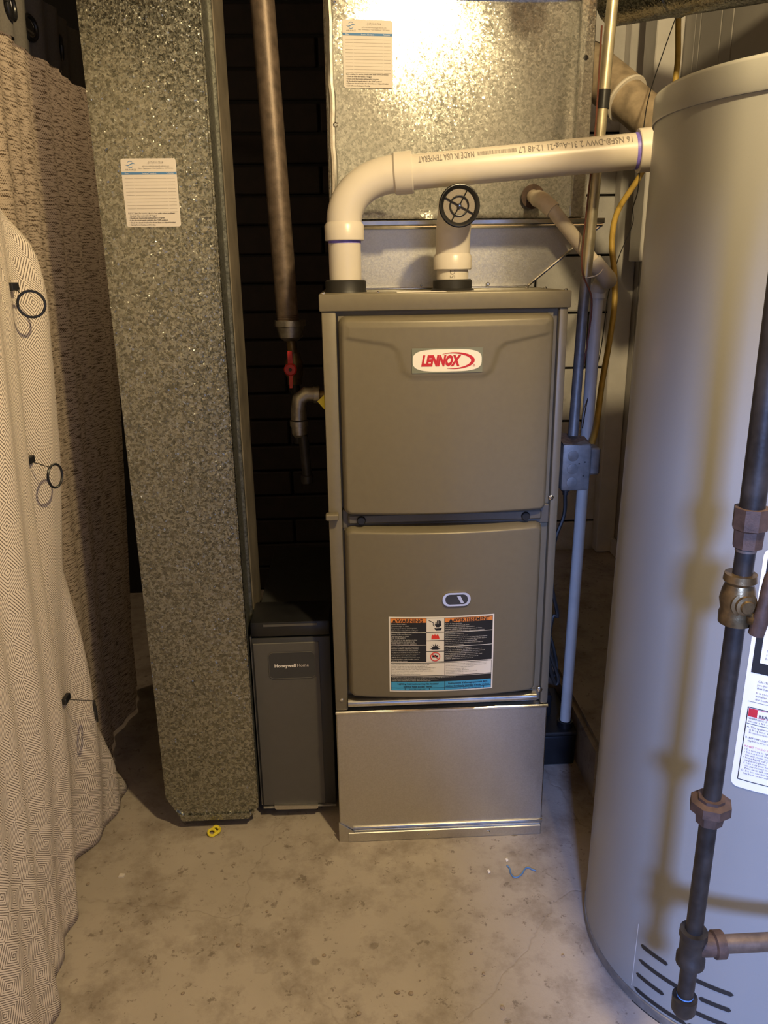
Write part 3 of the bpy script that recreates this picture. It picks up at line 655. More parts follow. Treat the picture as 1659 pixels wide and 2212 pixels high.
# ------------------------------------------------------------------ air intake with screened elbow
I1 = at(977, 615, y=.125); ix, iy = I1.x, .125
In = thing('air_intake_pipe', 'short white plastic air intake elbow with a round black screen', 'intake pipe', (ix, iy, HF))
obj('rubber_collar', L((ix, iy, HF), (0, 0, 1), [(0, .0425), (.003, .040), (.004, .0375), (.018, .0375), (.0205, .035), (.0205, .030)], 32), 'rubber', In)
obj('riser', L((ix, iy, HF+.004), (0, 0, 1), [(0, RP), (.06, RP)], 32, False), 'pvc', In)
sp = Print(); sp.text('SC', 0, 0, .014)
hub((ix, iy, HF+.038), (0, 0, 1), .030, parent=In)
mouth = at(993, 444, y=.042); md = (CAM-mouth).normalized(); md = Vector((md.x*.4+.10, md.y, -.02)).normalized()
c0 = Vector((ix, iy, HF+.062)); c3 = mouth-md*.002; c1 = c0+Vector((0, 0, .060)); c2 = c3-md*.045
el = [c0*(1-t)**3+c1*3*t*(1-t)**2+c2*3*t*t*(1-t)+c3*t**3 for t in [i/22 for i in range(23)]]
obj('elbow', T(el, [.0325]*17+[.033, .034, .0355, .0365, .037, .037], 36, False), 'pvc', In)
sc_ = obj('screen', L(mouth-md*.006, md, [(0, .033), (.001, .033)], 32), 'mesh', In)
fr = L(mouth-md*.006, md, [(0, .036), (.0075, .0358), (.0078, .0345), (.0058, .031), (.002, .0285)], 40, False)
obj('screen_frame', fr, 'blackp', In)
g = new_bm(); torus(g, mouth-md*.003, md, .0165, .0014, 32, 8); d_, u_, w_ = frame(md)
for k in range(2):
    a = math.radians(-28+90*k); e = u_*math.cos(a)+w_*math.sin(a); tube(g, [mouth-md*.003-e*.031, mouth-md*.003+e*.031], .0013, 6)
lathe(g, mouth-md*.003, md, [(0, .004), (.003, .0035)], 12); obj('grille', g, 'blackp', In)
obj('center_screw', L(mouth-md*.001, md, [(0, .0015), (.002, .0012)], 8), 'chrome', In)
def on_riser(s, t):
    a = math.radians(-88)+(-t)/RP*1.0
    return Vector((ix+(RP+.0003)*math.cos(a), iy+(RP+.0003)*math.sin(a), HF+.022+s))
sp.mesh('printed_marking', on_riser, 'ink_grey', In)

# ------------------------------------------------------------------ condensate drain
Dr = thing('condensate_drain', 'grimy white plastic condensate drain running from the plenum to the floor', 'drain pipe', (.345, .27, .115))
h0 = at(1150, 425, y=PY+.02)
obj('plenum_hole', L(h0+Vector((0, -.0045, 0)), (0, -1, 0), [(0, .024), (.001, .024)], 20), 'rust', Dr)
e0 = Vector((h0.x, PY+.014, h0.z)); e1 = at(1172, 434, y=.215); e2 = at(1195, 455, y=.20); e3 = at(1292, 578, y=.20); e4 = at(1312, 600, y=.205)
obj('stub', T([e0, e0*.4+e1*.6], .0135, 16), 'pvc_old', Dr)
obj('elbow', T([e0*.5+e1*.5, e1, e2], .0165, 18, True, 6), 'pvc_old', Dr)
obj('slanted_run', T([e2-(e3-e2).normalized()*.01, e3], .0133, 18), 'pvc_old', Dr)
dtop = at(1290, 640, y=.27)
obj('lower_elbow', T([e3-(e3-e2).normalized()*.018, e3, e4+Vector((.004, .006, -.004)), Vector((dtop.x+.006, .248, dtop.z+.036)), Vector((dtop.x, .27, dtop.z+.012))], .0172, 18, True, 5), 'pvc', Dr)
obj('coupling', L((dtop.x, .27, dtop.z-.004), (0, 0, 1), [(0, .0135), (0, .0172), (.028, .0172), (.030, .015)], 20), 'pvc_grey', Dr)
obj('down_pipe', T([(dtop.x, .27, dtop.z), (.339+.005, .27, .112)], .0133, 18), 'pvc_grey', Dr)
pump = thing('condensate_pump', 'low black condensate pump box on the floor beside the furnace base', 'pump', (.30, .33, 0))
obj('tank', B((.232, .24, 0), (.366, .46, .085), .008, 2), 'blackp', pump)
obj('lid', B((.230, .238, .085), (.368, .462, .095), .003), 'rubber', pump)
obj('motor_cover', B((.245, .31, .095), (.32, .44, .16), .008, 2), 'blackp', pump)
obj('inlet_cup', L((.344, .27, .095), (0, 0, 1), [(0, .019), (.016, .019), (.016, .015), (.004, .015)], 18), 'blackp', pump)

# ------------------------------------------------------------------ conduit, switch box, wires
Cn = thing('electrical_conduit', 'straight dull metal electrical conduit dropping in front of the plenum corner', 'conduit', (.30, .16, .86))
k0 = at(1326, -60, y=.15); k1 = at(1303, 215, y=.16); k2 = at(1266, 600, y=.165); k3 = at(1238, 935, y=.14)
k0 = k1+(k1-k2)*1.45
obj('upper_tube', T([k0, k1, k2], .0105, 16), 'emt', Cn)
obj('taped_coupling', T([k1+Vector((.0005, 0, .016)), k1, k1-Vector((.0006, 0, .016))], .0120, 16), 'blackp', Cn)
obj('lower_tube', T([k2+Vector((0, 0, .004)), k2-Vector((.002, -.002, .06)), k3-Vector((0, 0, .006))], .0105, 16), 'box', Cn)
Sb = thing('switch_box', 'grey steel switch box with three round knockouts on the furnace side', 'electrical box', (.284, .125, .757))
bx0, bx1 = .2525, .3125
obj('box_body', B((bx0, .095, .759), (bx1, .160, .858), .006, 2), 'box', Sb)
obj('dusty_lid', poly(new_bm(), [(bx0, .096, .858), (bx1, .096, .852), (bx1+.002, .158, .858), (bx0+.02, .160, .866), (bx0, .160, .864)], (0, 0, .002)), 'dust', Sb, 0)
for z in (.833, .806, .778): obj('knockout', L((bx0+.022, .0953, z), (0, -1, 0), [(0, .0112), (.0012, .0108), (.0016, .009)], 20), 'box', Sb)
for x, z in ((bx0+.047, .820), (bx0+.045, .791), (bx0+.035, .817)): obj('screw_hole', L((x, .0950, z), (0, -1, 0), [(0, .0017), (.0006, .0017)], 8), 'black', Sb)
obj('switch_cover', B((bx1, .105, .790), (bx1+.022, .150, .846), .003), 'box', Sb)
obj('cable_clamp', L((bx0+.017, .12, .759), (0, 0, -1), [(0, .009), (.006, .009), (.006, .006), (.014, .006)], 12), 'iron', Sb)
bc = T([(bx0+.017, .12, .747), (bx0+.017, .12, .70), (bx0-.0015, .115, .64), (bx0-.004, .11, .55), (bx0+.012, .11, .475), (bx0+.002, .11, .47), (bx0-.004, .105, .40), (bx0+.018, .10, .33), (bx0+.014, .10, .312), (bx0+.002, .10, .34), (bx0-.006, .11, .385), (bx0-.010, .12, .375), (bx0-.004, .12, .345), (bx0+.010, .12, .318), (bx0+.022, .13, .34), (bx0+.006, .14, .41), (bx0-.012, .16, .44)], .0042, 8, True, 6)
tag(obj('power_cord', bc, 'rubber'), 'black power cord looping down beneath the grey switch box', 'cord')
tw = T([k1+Vector((-.012, -.004, .12)), k1+Vector((-.013, -.004, -.06)), k1*.4+k2*.6+Vector((-.013, -.005, 0)), k2+Vector((-.012, -.008, .02)), k2+Vector((.010, -.012, -.04)), k2+Vector((.008, -.01, -.12)), k2+Vector((.000, -.006, -.20))], .0018, 6, True, 6)
tag(obj('thermostat_wire', tw, 'wire'), 'thin brown thermostat wire strapped along the metal conduit', 'wire')
tag(obj('cable_tie', T([k2+Vector((-.002, -.014, .0)), k2+Vector((.012, -.016, .003)), k2+Vector((.024, -.008, .008)), k2+Vector((.034, .002, .016))], .0011, 6, True, 4), 'white'), 'thin white cable tie sticking out of the metal conduit', 'cable tie')
lw = T([at(1466, 20, y=.45), at(1420, 150, y=.35), at(1397, 230, y=.3), at(1385, 330, y=.3), at(1378, 410, y=.45), at(1367, 450, y=.5), at(1366, 485, y=.5), at(1335, 560, y=.45), at(1313, 640, y=.42), at(1307, 690, y=.4), at(1295, 770, y=.35), at(1270, 860, y=.26), at(1258, 925, y=.17)], .0012, 6, True, 6)
tag(obj('low_voltage_wire', lw, 'blackp'), 'very thin dark wire drooping from the ceiling to the switch box', 'wire')
yt = T([at(1466, -60, y=.62), at(1465, 60, y=.62), at(1462, 150, y=.60), at(1440, 260, y=.58), at(1385, 375, y=.55), at(1335, 455, y=.5), at(1322, 520, y=.46), at(1327, 590, y=.43), at(1327, 660, y=.41), at(1316, 740, y=.38), at(1300, 830, y=.32), at(1287, 925, y=.25), at(1268, 985, y=.20), at(1240, 1030, y=.185)], .0068, 12, True, 6)
tag(obj('flexible_gas_line', yt, 'csst'), 'bent yellow flexible gas line hanging behind the drain pipe', 'gas line')

# ------------------------------------------------------------------ flue pipe and round duct at the back right
Fl = thing('flue_pipe', 'dusty beige plastic flue pipe slanting behind the water heater', 'flue pipe', (.50, .45, 1.45))
f0 = at(1290, 160, y=.60); f1 = at(1352, 212, y=.52); f2 = at(1440, 285, y=.42)
fd = (f1-f0).normalized(); fe = (f2-f1).normalized()
obj('coupling', T([f0-fd*.05, f1], .052, 32), 'flue', Fl)
obj('coupling_rim', L(f1-fe*.002, fe, [(0, .052), (.004, .0535), (.008, .052), (.008, .045)], 32), 'pvc', Fl)
obj('slanted_pipe', T([f1-fe*.02, f2, f2+fe*.12], .0445, 32), 'flue', Fl)
rd = thing('round_duct', 'dark galvanised round duct under the ceiling joists behind the conduit', 'duct', (.55, .5, 1.75))
r0, r1 = at(1330, -28, y=.52), at(1580, -78, y=.30)
dd = (r1-r0).normalized()
obj('duct_tube', L(r0, dd, [(0, .075), ((r1-r0).length+.12, .075)], 40), 'duct', rd)
obj('duct_bead', L(r0+dd*.16, dd, [(0, .075), (.003, .078), (.006, .075)], 40, False), 'duct', rd)
screw(rd, r0+dd*.18+Vector((-.02, -.045, -.058)), (0, -.6, -.8), r=.004)

# ------------------------------------------------------------------ gas piping left of the furnace
gx, gy = -.318, .34
Ga = thing('gas_drop', 'brown iron gas drop pipe with a red-handled valve beside the furnace', 'gas pipe', (gx, gy, .70))
g0, g1 = at(560, -80, y=gy), at(622, 692, y=gy)
obj('riser', T([g0+(g0-g1)*.35, g0, g1], .0242, 24), 'iron_old', Ga)
obj('thread', L(g1+Vector((0, 0, -.004)), (0, 0, 1), [(i*.0018, .0246-(.001 if i % 2 else 0)) for i in range(10)], 24), 'rust', Ga)
gv = at(628, 722, y=gy)
obj('reducer', L((gv.x, gy, g1.z), (0, 0, -1), [(0, .026), (0, .034), (.012, .034), (.013, .031), (.036, .026), (.044, .016)], 24), 'malleable', Ga)
obj('nipple', T([(gv.x, gy, g1.z-.04), (gv.x+.003, gy, g1.z-.075)], .0115, 16), 'brass', Ga)
vz = g1.z-.105
obj('valve_body', L((gv.x+.004, gy, vz+.035), (0, 0, -1), [(0, .012), (0, .016), (.012, .016), (.02, .020), (.05, .020), (.056, .016), (.07, .016), (.07, .012)], 18), 'brass', Ga)
hb = new_bm(); hx = gv.x-.002; hy = gy-.032
lathe(hb, (hx, hy, vz+.002), (0, -1, 0), [(0, .014), (.006, .014), (.009, .011)], 20)
poly(hb, [(hx-.005, hy-.004, vz+.010), (hx-.004, hy-.010, vz+.042), (hx+.006, hy-.010, vz+.042), (hx+.006, hy-.004, vz+.010)], (0, .006, 0))
poly(hb, [(hx-.004, hy-.004, vz-.006), (hx-.003, hy-.010, vz-.038), (hx+.003, hy-.010, vz-.038), (hx+.006, hy-.004, vz-.006)], (0, .006, 0))
obj('valve_handle', hb, 'redv', Ga)
obj('handle_screw', L((hx, hy-.008, vz+.002), (0, -1, 0), [(0, .004), (.004, .0035)], 10), 'rust', Ga)
obj('valve_stem', L((hx, gy-.015, vz+.002), (0, -1, 0), [(0, .007), (.018, .007)], 12), 'brass', Ga)
obj('lower_pipe', T([(gv.x+.004, gy, vz-.03), (gv.x+.006, gy, vz-.17)], .0107, 14), 'iron', Ga)
# drip leg with elbow into the cabinet
Ge = thing('gas_inlet_fitting', 'bright malleable elbow and drip leg feeding gas into the furnace side', 'gas fitting', (-.285, .26, .72))
q0 = at(690, 852, y=.24); q1 = at(662, 852, y=.24); q2 = at(645, 885, y=.24); q3 = at(646, 912, y=.24); q4 = at(655, 940, y=.24); q5 = at(664, 1030, y=.24)
obj('inlet_nipple', T([(-HW+.004, .24, q0.z), q0], .0105, 14), 'brass', Ge)
obj('elbow_band', L(q0, (-1, 0, 0), [(0, .012), (0, .0185), (.012, .0185), (.013, .016)], 20), 'malleable', Ge)
obj('elbow', T([q0+Vector((-.006, 0, 0)), q1+Vector((0, 0, .001)), (q2+q1)/2+Vector((-.006, 0, .006)), q2, q3+Vector((0, 0, .006))], [.0165, .0165, .0165, .0165, .0172], 20), 'malleable', Ge)
obj('tee_band', L(q3+Vector((0, 0, .004)), (0, 0, -1), [(0, .013), (0, .0195), (.012, .0195), (.013, .017), (.030, .016), (.036, .011)], 20), 'malleable', Ge)
obj('drip_leg', T([q4, q5], .0107, 14), 'iron', Ge)
obj('drip_cap', L(q5+Vector((0, 0, .004)), (0, 0, -1), [(0, .011), (0, .014), (.016, .014), (.020, .010)], 16), 'iron', Ge)
tg = obj('yellow_tag', poly(new_bm(), [(-HW-.014, .03, .966), (-HW-.001, .03, .978), (-HW-.001, .03, .950)], (0, .001, 0)), 'yellow'); tag(tg, 'small yellow tag poking out from the furnace side', 'tag')

# ------------------------------------------------------------------ water heater
hc = Vector((.5045, -.2989, 0)); HR = .2600; HZ = 1.402
H = thing('water_heater', 'tall cylindrical cream enamel water heater with safety labels', 'water heater', hc)
obj('jacket', L(hc+Vector((0, 0, .018)), (0, 0, 1), [(0, HR-.002), (.002, HR), (HZ-.02, HR)], 128, True), 'enamel', H)
obj('base_ring', L(hc, (0, 0, 1), [(0, HR-.006), (.001, HR+.0015), (.017, HR+.0015), (.019, HR-.002)], 128), 'box', H)
obj('top_cap', L(hc+Vector((0, 0, HZ-.012)), (0, 0, 1), [(0, HR), (0, HR+.0025), (.002, HR+.0032), (.034, HR+.0032), (.037, HR+.002), (.040, HR-.002), (.041, HR-.03)], 128), 'enamel', H)
H.rotation_euler.y = .0112
def on_tank(dr_): return lambda s, t: Vector((hc.x+(HR+dr_)*math.cos(s/HR), hc.y+(HR+dr_)*math.sin(s/HR), t))
def ang(d): return math.radians(d)*HR
sb_ = new_bm(); sheet(sb_, 1, 1, lambda a, b: on_tank(.0006)(ang(-151.5)+.0012*(a-.5), .028+.13*b)); obj('jacket_seam', sb_, 'pvc_grey', H)
def tank_slot(d0, d1, z):
    P = Print(); a, b = ang(d0), ang(d1); n = 14; r = .0042; pts = []
    top = [(a+(b-a)*i/n, z+r*min(1, math.sqrt(max(0, 1-max(0, abs(i/n-.5)*2-.85)**2/.0225)))) for i in range(n+1)]
    bot = [(x, 2*z-y) for x, y in top]
    P.crescent(top, bot); return P.mesh('air_slot', on_tank(.0007), 'black', H)
for k in range(5): tank_slot(-149.6-.3*k, -138.4 if k % 2 == 0 else -129.5, .122-.031*k)
for k in range(4): tank_slot(-129.5 if k != 1 else -127.0, -116.4, .1225-.031*k)
# safety labels, bent round the tank
def tank_label(d0, d1, z0, z1, name):
    P = Print(); P.poly([]) if False else None
    n = 200; a, b = ang(d0), ang(d1); r = .010; top, bot = [], []
    for i in range(n+1):
        x = a+(b-a)*i/n; e = min(x-a, b-x); c = r-math.sqrt(max(0, r*r-(r-e)**2)) if e < r else 0
        top.append((x, z1-c)); bot.append((x, z0+c))
    P.crescent(top, bot); return P.mesh(name, on_tank(.0008), 'white', H)
LA = tank_label(-127.0, -66, .487, .846, 'safety_label')
k = Print(); a0 = ang(-125.8)
k.rect(a0, .668, a0+.25, .684, 12); k.rect(a0, .82, a0+.25, .836, 12); k.rect(a0, .668, a0+.009, .836); k.rect(a0, .754, a0+.25, .7555, 12)
k.rect(a0+.002, .624, a0+.25, .6246, 12)
for i in range(12): k.rect(a0+.0025+i*.02, .4995, a0+.0025+(i+1)*.02, .5008)
k.rect(a0+.0025, .4995, a0+.0037, .616); k.rect(a0+.0025, .6148, a0+.25, .616, 12); k.rect(a0+.0025, .590, a0+.25, .5908, 12)
ring(k, a0+.028, .796, .0, .011); k.mesh('label_black_bars', on_tank(.0012), 'black', LA)
r_ = Print(); r_.rect(a0+.012, .808, a0+.030, .817, 3); r_.mesh('label_red_block', on_tank(.0012), 'red', LA)
r_ = Print(); r_.rect(a0+.0042, .6015, a0+.0155, .6142, 2); r_.rect(a0+.0155, .6134, a0+.25, .6142, 12); r_.rect(a0+.0155, .6015, a0+.25, .6023, 12); r_.mesh('label_red_frame', on_tank(.0012), 'red', LA)
r_ = Print(); r_.text('WHAT TO DO IF YOU SMELL GAS', a0+.005, .5535, .0042, res=1); r_.mesh('label_red_print', on_tank(.0012), 'red', LA)
b_ = Print()
b_.text('FOR YOUR SAFETY', a0+.0295, .6083, .0062, res=1, bold=.0001); b_.text('READ BEFORE LIGHTING', a0+.0175, .6028, .0062, res=1, bold=.0001)
def lines(x, z, dz, size, ls):
    for i, s in enumerate(ls): b_.text(s, x, z-dz*i, size, res=1)
lines(a0+.015, .747, .0058, .0052, ('Water temperature over 125°F', 'can cause severe burns', 'instantly or death.'))
lines(a0+.015, .724, .0058, .0052, ('Children, disabled and elderly', 'are at highest risk of being', 'scalded.'))
lines(a0+.015, .702, .0058, .0052, ('See instruction manual before', 'setting temperature at water', 'heater.'))
lines(a0+.010, .655, .0050, .0044, ('CAUTION: Hydrogen gas can be', 'produced in a hot water system', 'that has not been used for a time.'))
lines(a0+.010, .638, .0050, .0044, ('It is recommended that a qualified', 'installer adjust the setting before', 'the heater is used.'))
lines(a0+.0055, .5975, .0042, .0040, ('WARNING: If you do not follow these', 'exactly, a fire or explosion may result'))
lines(a0+.005, .5845, .0042, .0040, ('A. This appliance has a pilot which', '   is lit by hand. When lighting, follow', '   these instructions exactly.', '', 'B. BEFORE LIGHTING smell all around the', '   appliance area for gas. Be sure to smell'))
lines(a0+.006, .5485, .0042, .0040, ('• Do not try to light any appliance.', '• Do not touch any electric switch; do not', '  use any phone in your building.', '• Immediately call your gas supplier from a', "  neighbor's phone.", 'C. Use only your hand to push in or turn', '   the gas control knob. Never use tools.', '   If the knob will not push in or turn', 'D. Do not use this appliance if any part', '   has been under water.'))
b_.F = [f for f in b_.F if max(b_.V[i][0] for i in f) < a0+.26]
b_.mesh('label_black_print', on_tank(.0013), 'ink', LA)['kind'] = 'stuff'

# ------------------------------------------------------------------ gas supply pipe in front of the heater
px, py = .257, -.64
Gs = thing('gas_supply_pipe', 'black iron gas pipe with brass stop valve in front of the water heater', 'gas pipe', (px, py, .18))
def pz(v): return at(1550, v, y=py).z
zt = pz(1105); zc = pz(1300); zu = pz(1735); ztee = pz(2040); zend = pz(2180)
obj('upper_pipe', T([(px+.004, py, ZC), (px+.004, py, zt-.005)], .0135, 20), 'iron', Gs)
cp = L((px+.004, py, zt+.004), (0, 0, -1), [(0, .014), (0, .0190), (.024, .0190), (.026, .0165), (.046, .0160), (.047, .012)], 8); obj('bell_reducer', cp, 'rust', Gs)
obj('sealant_ring', L((px+.003, py, zt-.044), (0, 0, -1), [(0, .0115), (.003, .0115)], 16), 'iron_old', Gs)
obj('middle_pipe', T([(px+.003, py, zt-.04), (px, py, zu)], .0108, 18), 'iron', Gs)
obj('valve_body', L((px+.001, py, zc+.034), (0, 0, -1), [(0, .012), (0, .0175), (.008, .0185), (.012, .0155), (.020, .0180), (.032, .0200), (.044, .0175), (.048, .0190), (.060, .0185), (.061, .012)], 24), 'brass', Gs)
vb = new_bm(); lathe(vb, (px+.001, py-.010, zc+.002), (0, -1, 0), [(0, .015), (.006, .015), (.007, .0115), (.011, .0115), (.012, .008), (.015, .007)], 24); obj('valve_plug', vb, 'brass', Gs)
hl = new_bm(); tube(hl, [(px+.014, py-.024, zc-.030), (px+.016, py-.026, zc-.012), (px+.016, py-.027, zc+.004), (px+.019, py-.027, zc+.022), (px+.021, py-.027, zc+.040), (px+.021, py-.027, zc+.047)], [.0085, .0088, .0062, .0075, .0072, .0035], 20); obj('valve_lever', hl, 'rust', Gs)
obj('lever_hub', L((px+.010, py-.012, zc-.014), (.3, -1, 0), [(0, .009), (.014, .008)], 12), 'brass', Gs)
un = thing  # union nut
obj('union_nut', L((px, py, zu+.010), (0, 0, -1), [(0, .012), (0, .0165), (.004, .0165), (.006, .0250), (.018, .0255), (.020, .0185), (.036, .0165), (.037, .011)], 8), 'rust', Gs)
obj('lower_pipe', T([(px, py, zu-.01), (px-.001, py, ztee+.02)], .0108, 18), 'iron', Gs)
obj('tee', L((px-.001, py, ztee+.026), (0, 0, -1), [(0, .012), (0, .0175), (.010, .0180), (.014, .0160), (.040, .0160), (.044, .0185), (.054, .0185), (.056, .012)], 20), 'iron', Gs)
obj('tee_outlet', L((px+.006, py, ztee), (1, .0, 0), [(0, .0145), (.020, .0150), (.022, .0180), (.034, .0180), (.036, .012)], 20), 'rust', Gs)
obj('branch_pipe', T([(px+.030, py, ztee), (px+.42, py, ztee)], .0117, 18), 'iron_old', Gs)
obj('drip_leg', T([(px-.001, py, ztee-.02), (px-.002, py, zend+.02)], .0108, 18), 'iron', Gs)
obj('sealant_ring', L((px-.002, py, zend+.030), (0, 0, -1), [(0, .0111), (.002, .0111)], 16), 'bluewire', Gs)
obj('drip_cap', L((px-.002, py, zend+.026), (0, 0, -1), [(0, .011), (0, .0165), (.022, .0160), (.030, .011), (.032, .004)], 20), 'iron', Gs)

# ------------------------------------------------------------------ curtains
def lerp_tab(tab, x):
    if x <= tab[0][0]: return tab[0][1]
    for (a, b), (c, d) in zip(tab, tab[1:]):
        if x <= c: return b+(d-b)*(x-a)/(c-a)
    return tab[-1][1]
XB = [(-1.3, -.70), (-.40, -.708), (-.19, -.733), (-.05, -.780), (.09, -.757), (.24, -.732), (.4, -.73)]
YE = sorted((p.z, p.y) for p in [at(u, v, x=-.71) for u, v in ((-60, 200), (-25, 300), (0, 365), (30, 450), (70, 540), (101, 640), (126, 790), (150, 970), (178, 1220), (240, 1500))]+[Vector((-.73, .150, .18)), Vector((-.73, .205, .07)), Vector((-.73, .235, 0))])
def front_curtain(a, b):
    z = .004+1.70*b; ye = lerp_tab(YE, z); y = -1.25+(ye+1.25)*a
    k = max(0, 1-z/1.15); xb = lerp_tab(XB, y)
    x = -.705*(1-k)+xb*k
    w = (1-a)
    x += .011*math.sin(y*27+z*1.1)*(.35+.65*min(1, z+.2)) + .006*math.sin(y*61-z*2.3) - .03*max(0, (a-.965)/.035)**2
    x += .008*math.sin(z*7+y*9)*k
    return Vector((x, y, z))
bmc = sheet(new_bm(), 220, 90, front_curtain, lambda a, b: (a*1.42+.03*math.sin(b*6), b*1.70))
fc = obj('patterned_curtain', bmc, 'cloth', None, 80)
tag(fc, 'cream curtain woven with dark diamond zigzags, sweeping down to the floor', 'curtain')
so = fc.modifiers.new('thickness', 'SOLIDIFY'); so.thickness = .0015; so.offset = 0
GZ = 1.637; GY = [-.012, .111, .236, .371]
def back_curtain(z_lo, z_hi, dx=0.0):
    def fn(a, b):
        y = -.14+.84*a; z = z_lo+(z_hi-z_lo)*b
        am = .35+.65*min(1, max(0, (1.75-z)))
        x = -.745-dx-.075*(1-max(0, z-.2)/1.4)+.012*math.sin(2*PI*(y-.02)/.245+.5*math.sin(z*2))*am+.004*math.sin(y*80+z*3)
        return Vector((x-.004, y, z))
    return fn
Bc = thing('heathered_curtain', 'brown heathered curtain with a dark grommet header, hanging behind the zigzag curtain', 'curtain', (-.74, .14, .10))
obj('drape', sheet(new_bm(), 130, 60, back_curtain(.012, 1.598), lambda a, b: (a*.99, b*1.586)), 'cloth2', Bc, 80)
hd = back_curtain(1.592, 1.700, -.005)
def hole(a, b):
    p = hd(a, b); return all((p.y-g)**2+(p.z-GZ)**2 > .0165**2 for g in GY)
obj('header_band', sheet(new_bm(), 400, 48, hd, None, hole), 'header', Bc, 80)
for g in GY:
    a = (g+.14)/.84; b = (GZ-1.592)/.108; p = hd(a, b); p2 = hd(a+.01, b); n_ = Vector((1, -(p2.x-p.x)/(p2.y-p.y), 0)).normalized()
    gm = new_bm(); torus(gm, p+n_*.002, n_, .0195, .0042, 36, 10); obj('grommet', gm, 'blackp', Bc)
ro = obj('curtain_rod', T([(-.765, -1.2, GZ), (-.765, Y1-.02, GZ)], .008, 12), 'iron'); tag(ro, 'thin dark curtain rod threaded through the grommet header', 'curtain rod')
# ring clips on the front curtain
def clip(u, v, ru, rv, tilt, sq, label):
    y = at(u, v, x=-.70).y; z = at(u, v, x=-.70).z
    def sx(y_, z_):
        ye = lerp_tab(YE, z_); return front_curtain(min(1, (y_+1.25)/(ye+1.25)), (z_-.004)/1.70).x
    x = sx(y, z)+.004; R = .0205
    t = thing('curtain_clip', label, 'curtain clip', (x, y, z))
    obj('clip', B((x-.002, y-.014, z-.0065), (x+.007, y+.014, z+.0065), .0015), 'blackp', t)
    c = at(ru, rv, y=y+sq); c.x = max(c.x, sx(c.y, c.z)+.009); ax = Vector((math.cos(tilt), math.sin(tilt), 0))
    gm = new_bm(); torus(gm, c, ax, R, .0022, 32, 8); obj('ring', gm, 'blackp', t)
    d = (Vector((x+.004, y, z))-c); d -= ax*d.dot(ax); d.normalize()
    obj('hook', T([(x+.004, y+.004, z-.004), c+d*R], .0008, 6), 'iron', t)
clip(40, 619, 68, 657, -1.15, .004, 'black ring clip on the zigzag curtain, highest of the three')
clip(102, 993, 119, 1028, -.25, .010, 'black ring clip on the zigzag curtain, middle of the three')
clip(190, 1508, 206, 1536, .42, .006, 'black ring clip on the zigzag curtain, lowest of the three')

# ------------------------------------------------------------------ small things on the floor
wp = at(463, 1800, z=0)
wr_ = new_bm()
torus(wr_, wp+Vector((-.004, -.004, .006)), (.2, -.3, 1), .008, .003, 20, 8); tube(wr_, [wp+Vector((.002, -.008, .004)), wp+Vector((.010, -.003, .006)), wp+Vector((.011, .008, .005)), wp+Vector((.002, .012, .009)), wp+Vector((-.006, .008, .004))], .0036, 8, True, 4)
bmesh.ops.translate(wr_, verts=wr_.verts[:], vec=(0, 0, -min(v.co.z for v in wr_.verts)))
tag(obj('yellow_wrapper', wr_, 'yellow'), 'crumpled yellow scrap on the floor below the return duct', 'scrap')
cp_ = at(263, 1893, z=0)
tag(obj('plaster_chip', poly(new_bm(), [cp_+Vector(p) for p in ((-.006, -.004, 0), (.005, -.005, 0), (.0065, .004, 0), (-.004, .006, 0))], (0, 0, .003)), 'card', None, 0), 'pale flat chip on the floor near the curtain hem', 'chip')
bw_ = [at(u, v, z=.0018) for u, v in ((1095, 1869), (1101, 1876), (1103, 1886), (1109, 1894), (1117, 1895), (1127, 1888), (1134, 1877), (1141, 1874), (1149, 1878), (1158, 1881))]
tag(obj('blue_wire_scrap', T(bw_, .0016, 8, True, 4), 'bluewire'), 'curled blue wire offcut on the floor in front of the furnace base', 'wire')
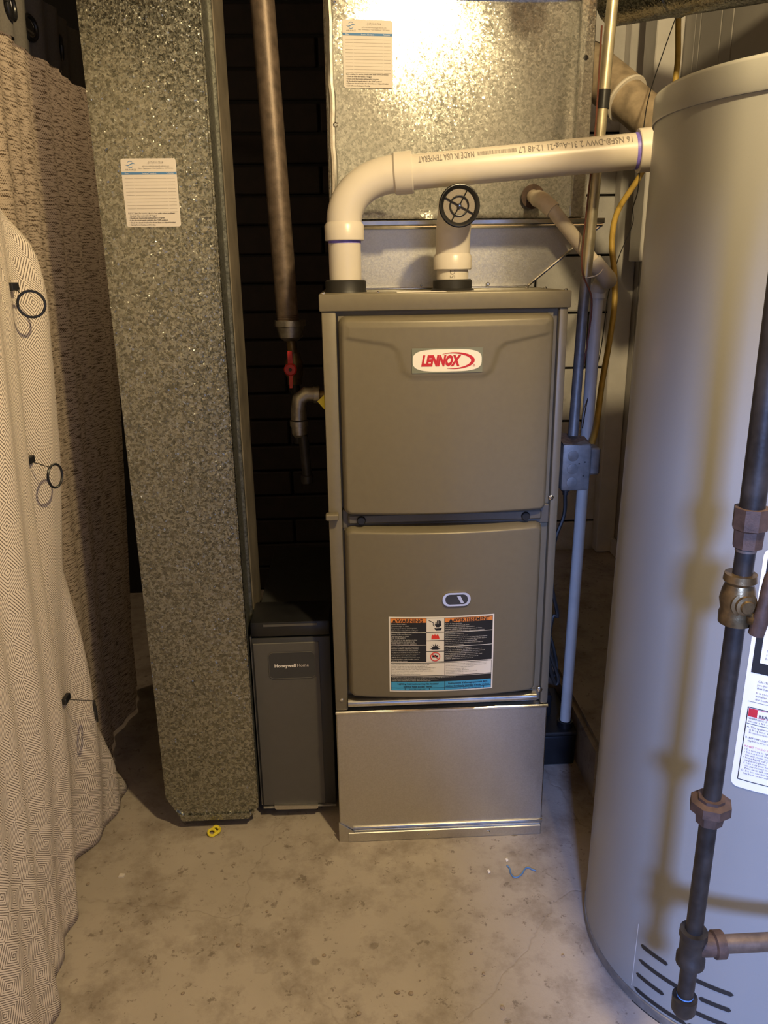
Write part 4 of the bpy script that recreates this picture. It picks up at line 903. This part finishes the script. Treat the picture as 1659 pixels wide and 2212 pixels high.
for (u, v, s, lb_) in ((1095, 1859, .006, 'white crumb beside the curled blue wire offcut'), (1056, 1884, .006, 'broken white crumb on the floor left of the blue wire offcut')):
    c = at(u, v, z=0); bm = new_bm(); bmesh.ops.create_icosphere(bm, subdivisions=1, radius=s, matrix=Matrix.Translation(c+Vector((0, 0, .002))) @ Matrix.Diagonal((.6, 1, .4, 1)))
    for v_ in bm.verts: v_.co.z = max(0, v_.co.z); v_.co.x += random.uniform(-.001, .001)
    tag(obj('white_crumb', bm, 'white', None, 0), lb_, 'crumb')
spots = [(1018, 2060, .0055), (577, 1970, .004), (465, 2027, .005), (515, 2043, .006), (858, 2145, .007), (888, 2147, .006), (775, 2190, .006), (855, 2195, .005), (1045, 2105, .005), (1085, 2178, .006), (1216, 2065, .004), (785, 2095, .003), (793, 2108, .003), (700, 2065, .005), (262, 2010, .006), (395, 2147, .005), (190, 1910, .005), (310, 2100, .005)]
pl_ = new_bm(); bmesh.ops.create_icosphere(pl_, subdivisions=2, radius=1.0)
for v_ in pl_.verts:
    v_.co *= 1+.18*math.sin(5*v_.co.x+3*v_.co.y)*math.cos(4*v_.co.z); v_.co.z = max(v_.co.z, -.45)*.6
pm_ = finish(pl_, 'pebble', 'pebble', 40); zmin = min(v.co.z for v in pm_.vertices)
for i, (u, v, s) in enumerate(spots):
    o = bpy.data.objects.new('pebble', pm_); COL.objects.link(o); c = at(u, v, z=0); s *= .75
    o.location = (c.x, c.y, -zmin*s*.98); o.scale = (s, s*random.uniform(.6, 1), s); o.rotation_euler = (0, 0, random.uniform(0, 6))
    tag(o, 'small brown grit pebble lying on the bare concrete floor', 'pebble', 'grit scattered over the floor')
# lamp socket under the ceiling, and an unseen stub added to shadow the plenum
ls = thing('lamp_socket', 'white porcelain lamp socket fixed under the ceiling joists', 'lamp socket', (BULB.x, BULB.y, 2.03))
obj('socket', L((BULB.x, BULB.y, 2.025), (0, 0, 1), [(0, .019), (.03, .021), (.045, .04), (.075, .055)], 24), 'white', ls)
obj('mounting_box', L((BULB.x, BULB.y, 2.10), (0, 0, 1), [(0, .055), (.0, .06), (ZC-2.10, .06)], 16), 'box', ls)
stb = thing('shadow_caster_stub', 'unseen capped pipe stub added to cast a shadow on the plenum', 'pipe', (.212, -.10, 1.74))
obj('stub', T([(.212, -.10, ZC), (.212, -.10, 1.775)], .019, 16), 'iron', stb)
obj('cap', L((.212, -.10, 1.79), (0, 0, -1), [(0, .020), (0, .024), (.028, .024), (.040, .017), (.045, .006)], 20), 'iron', stb)
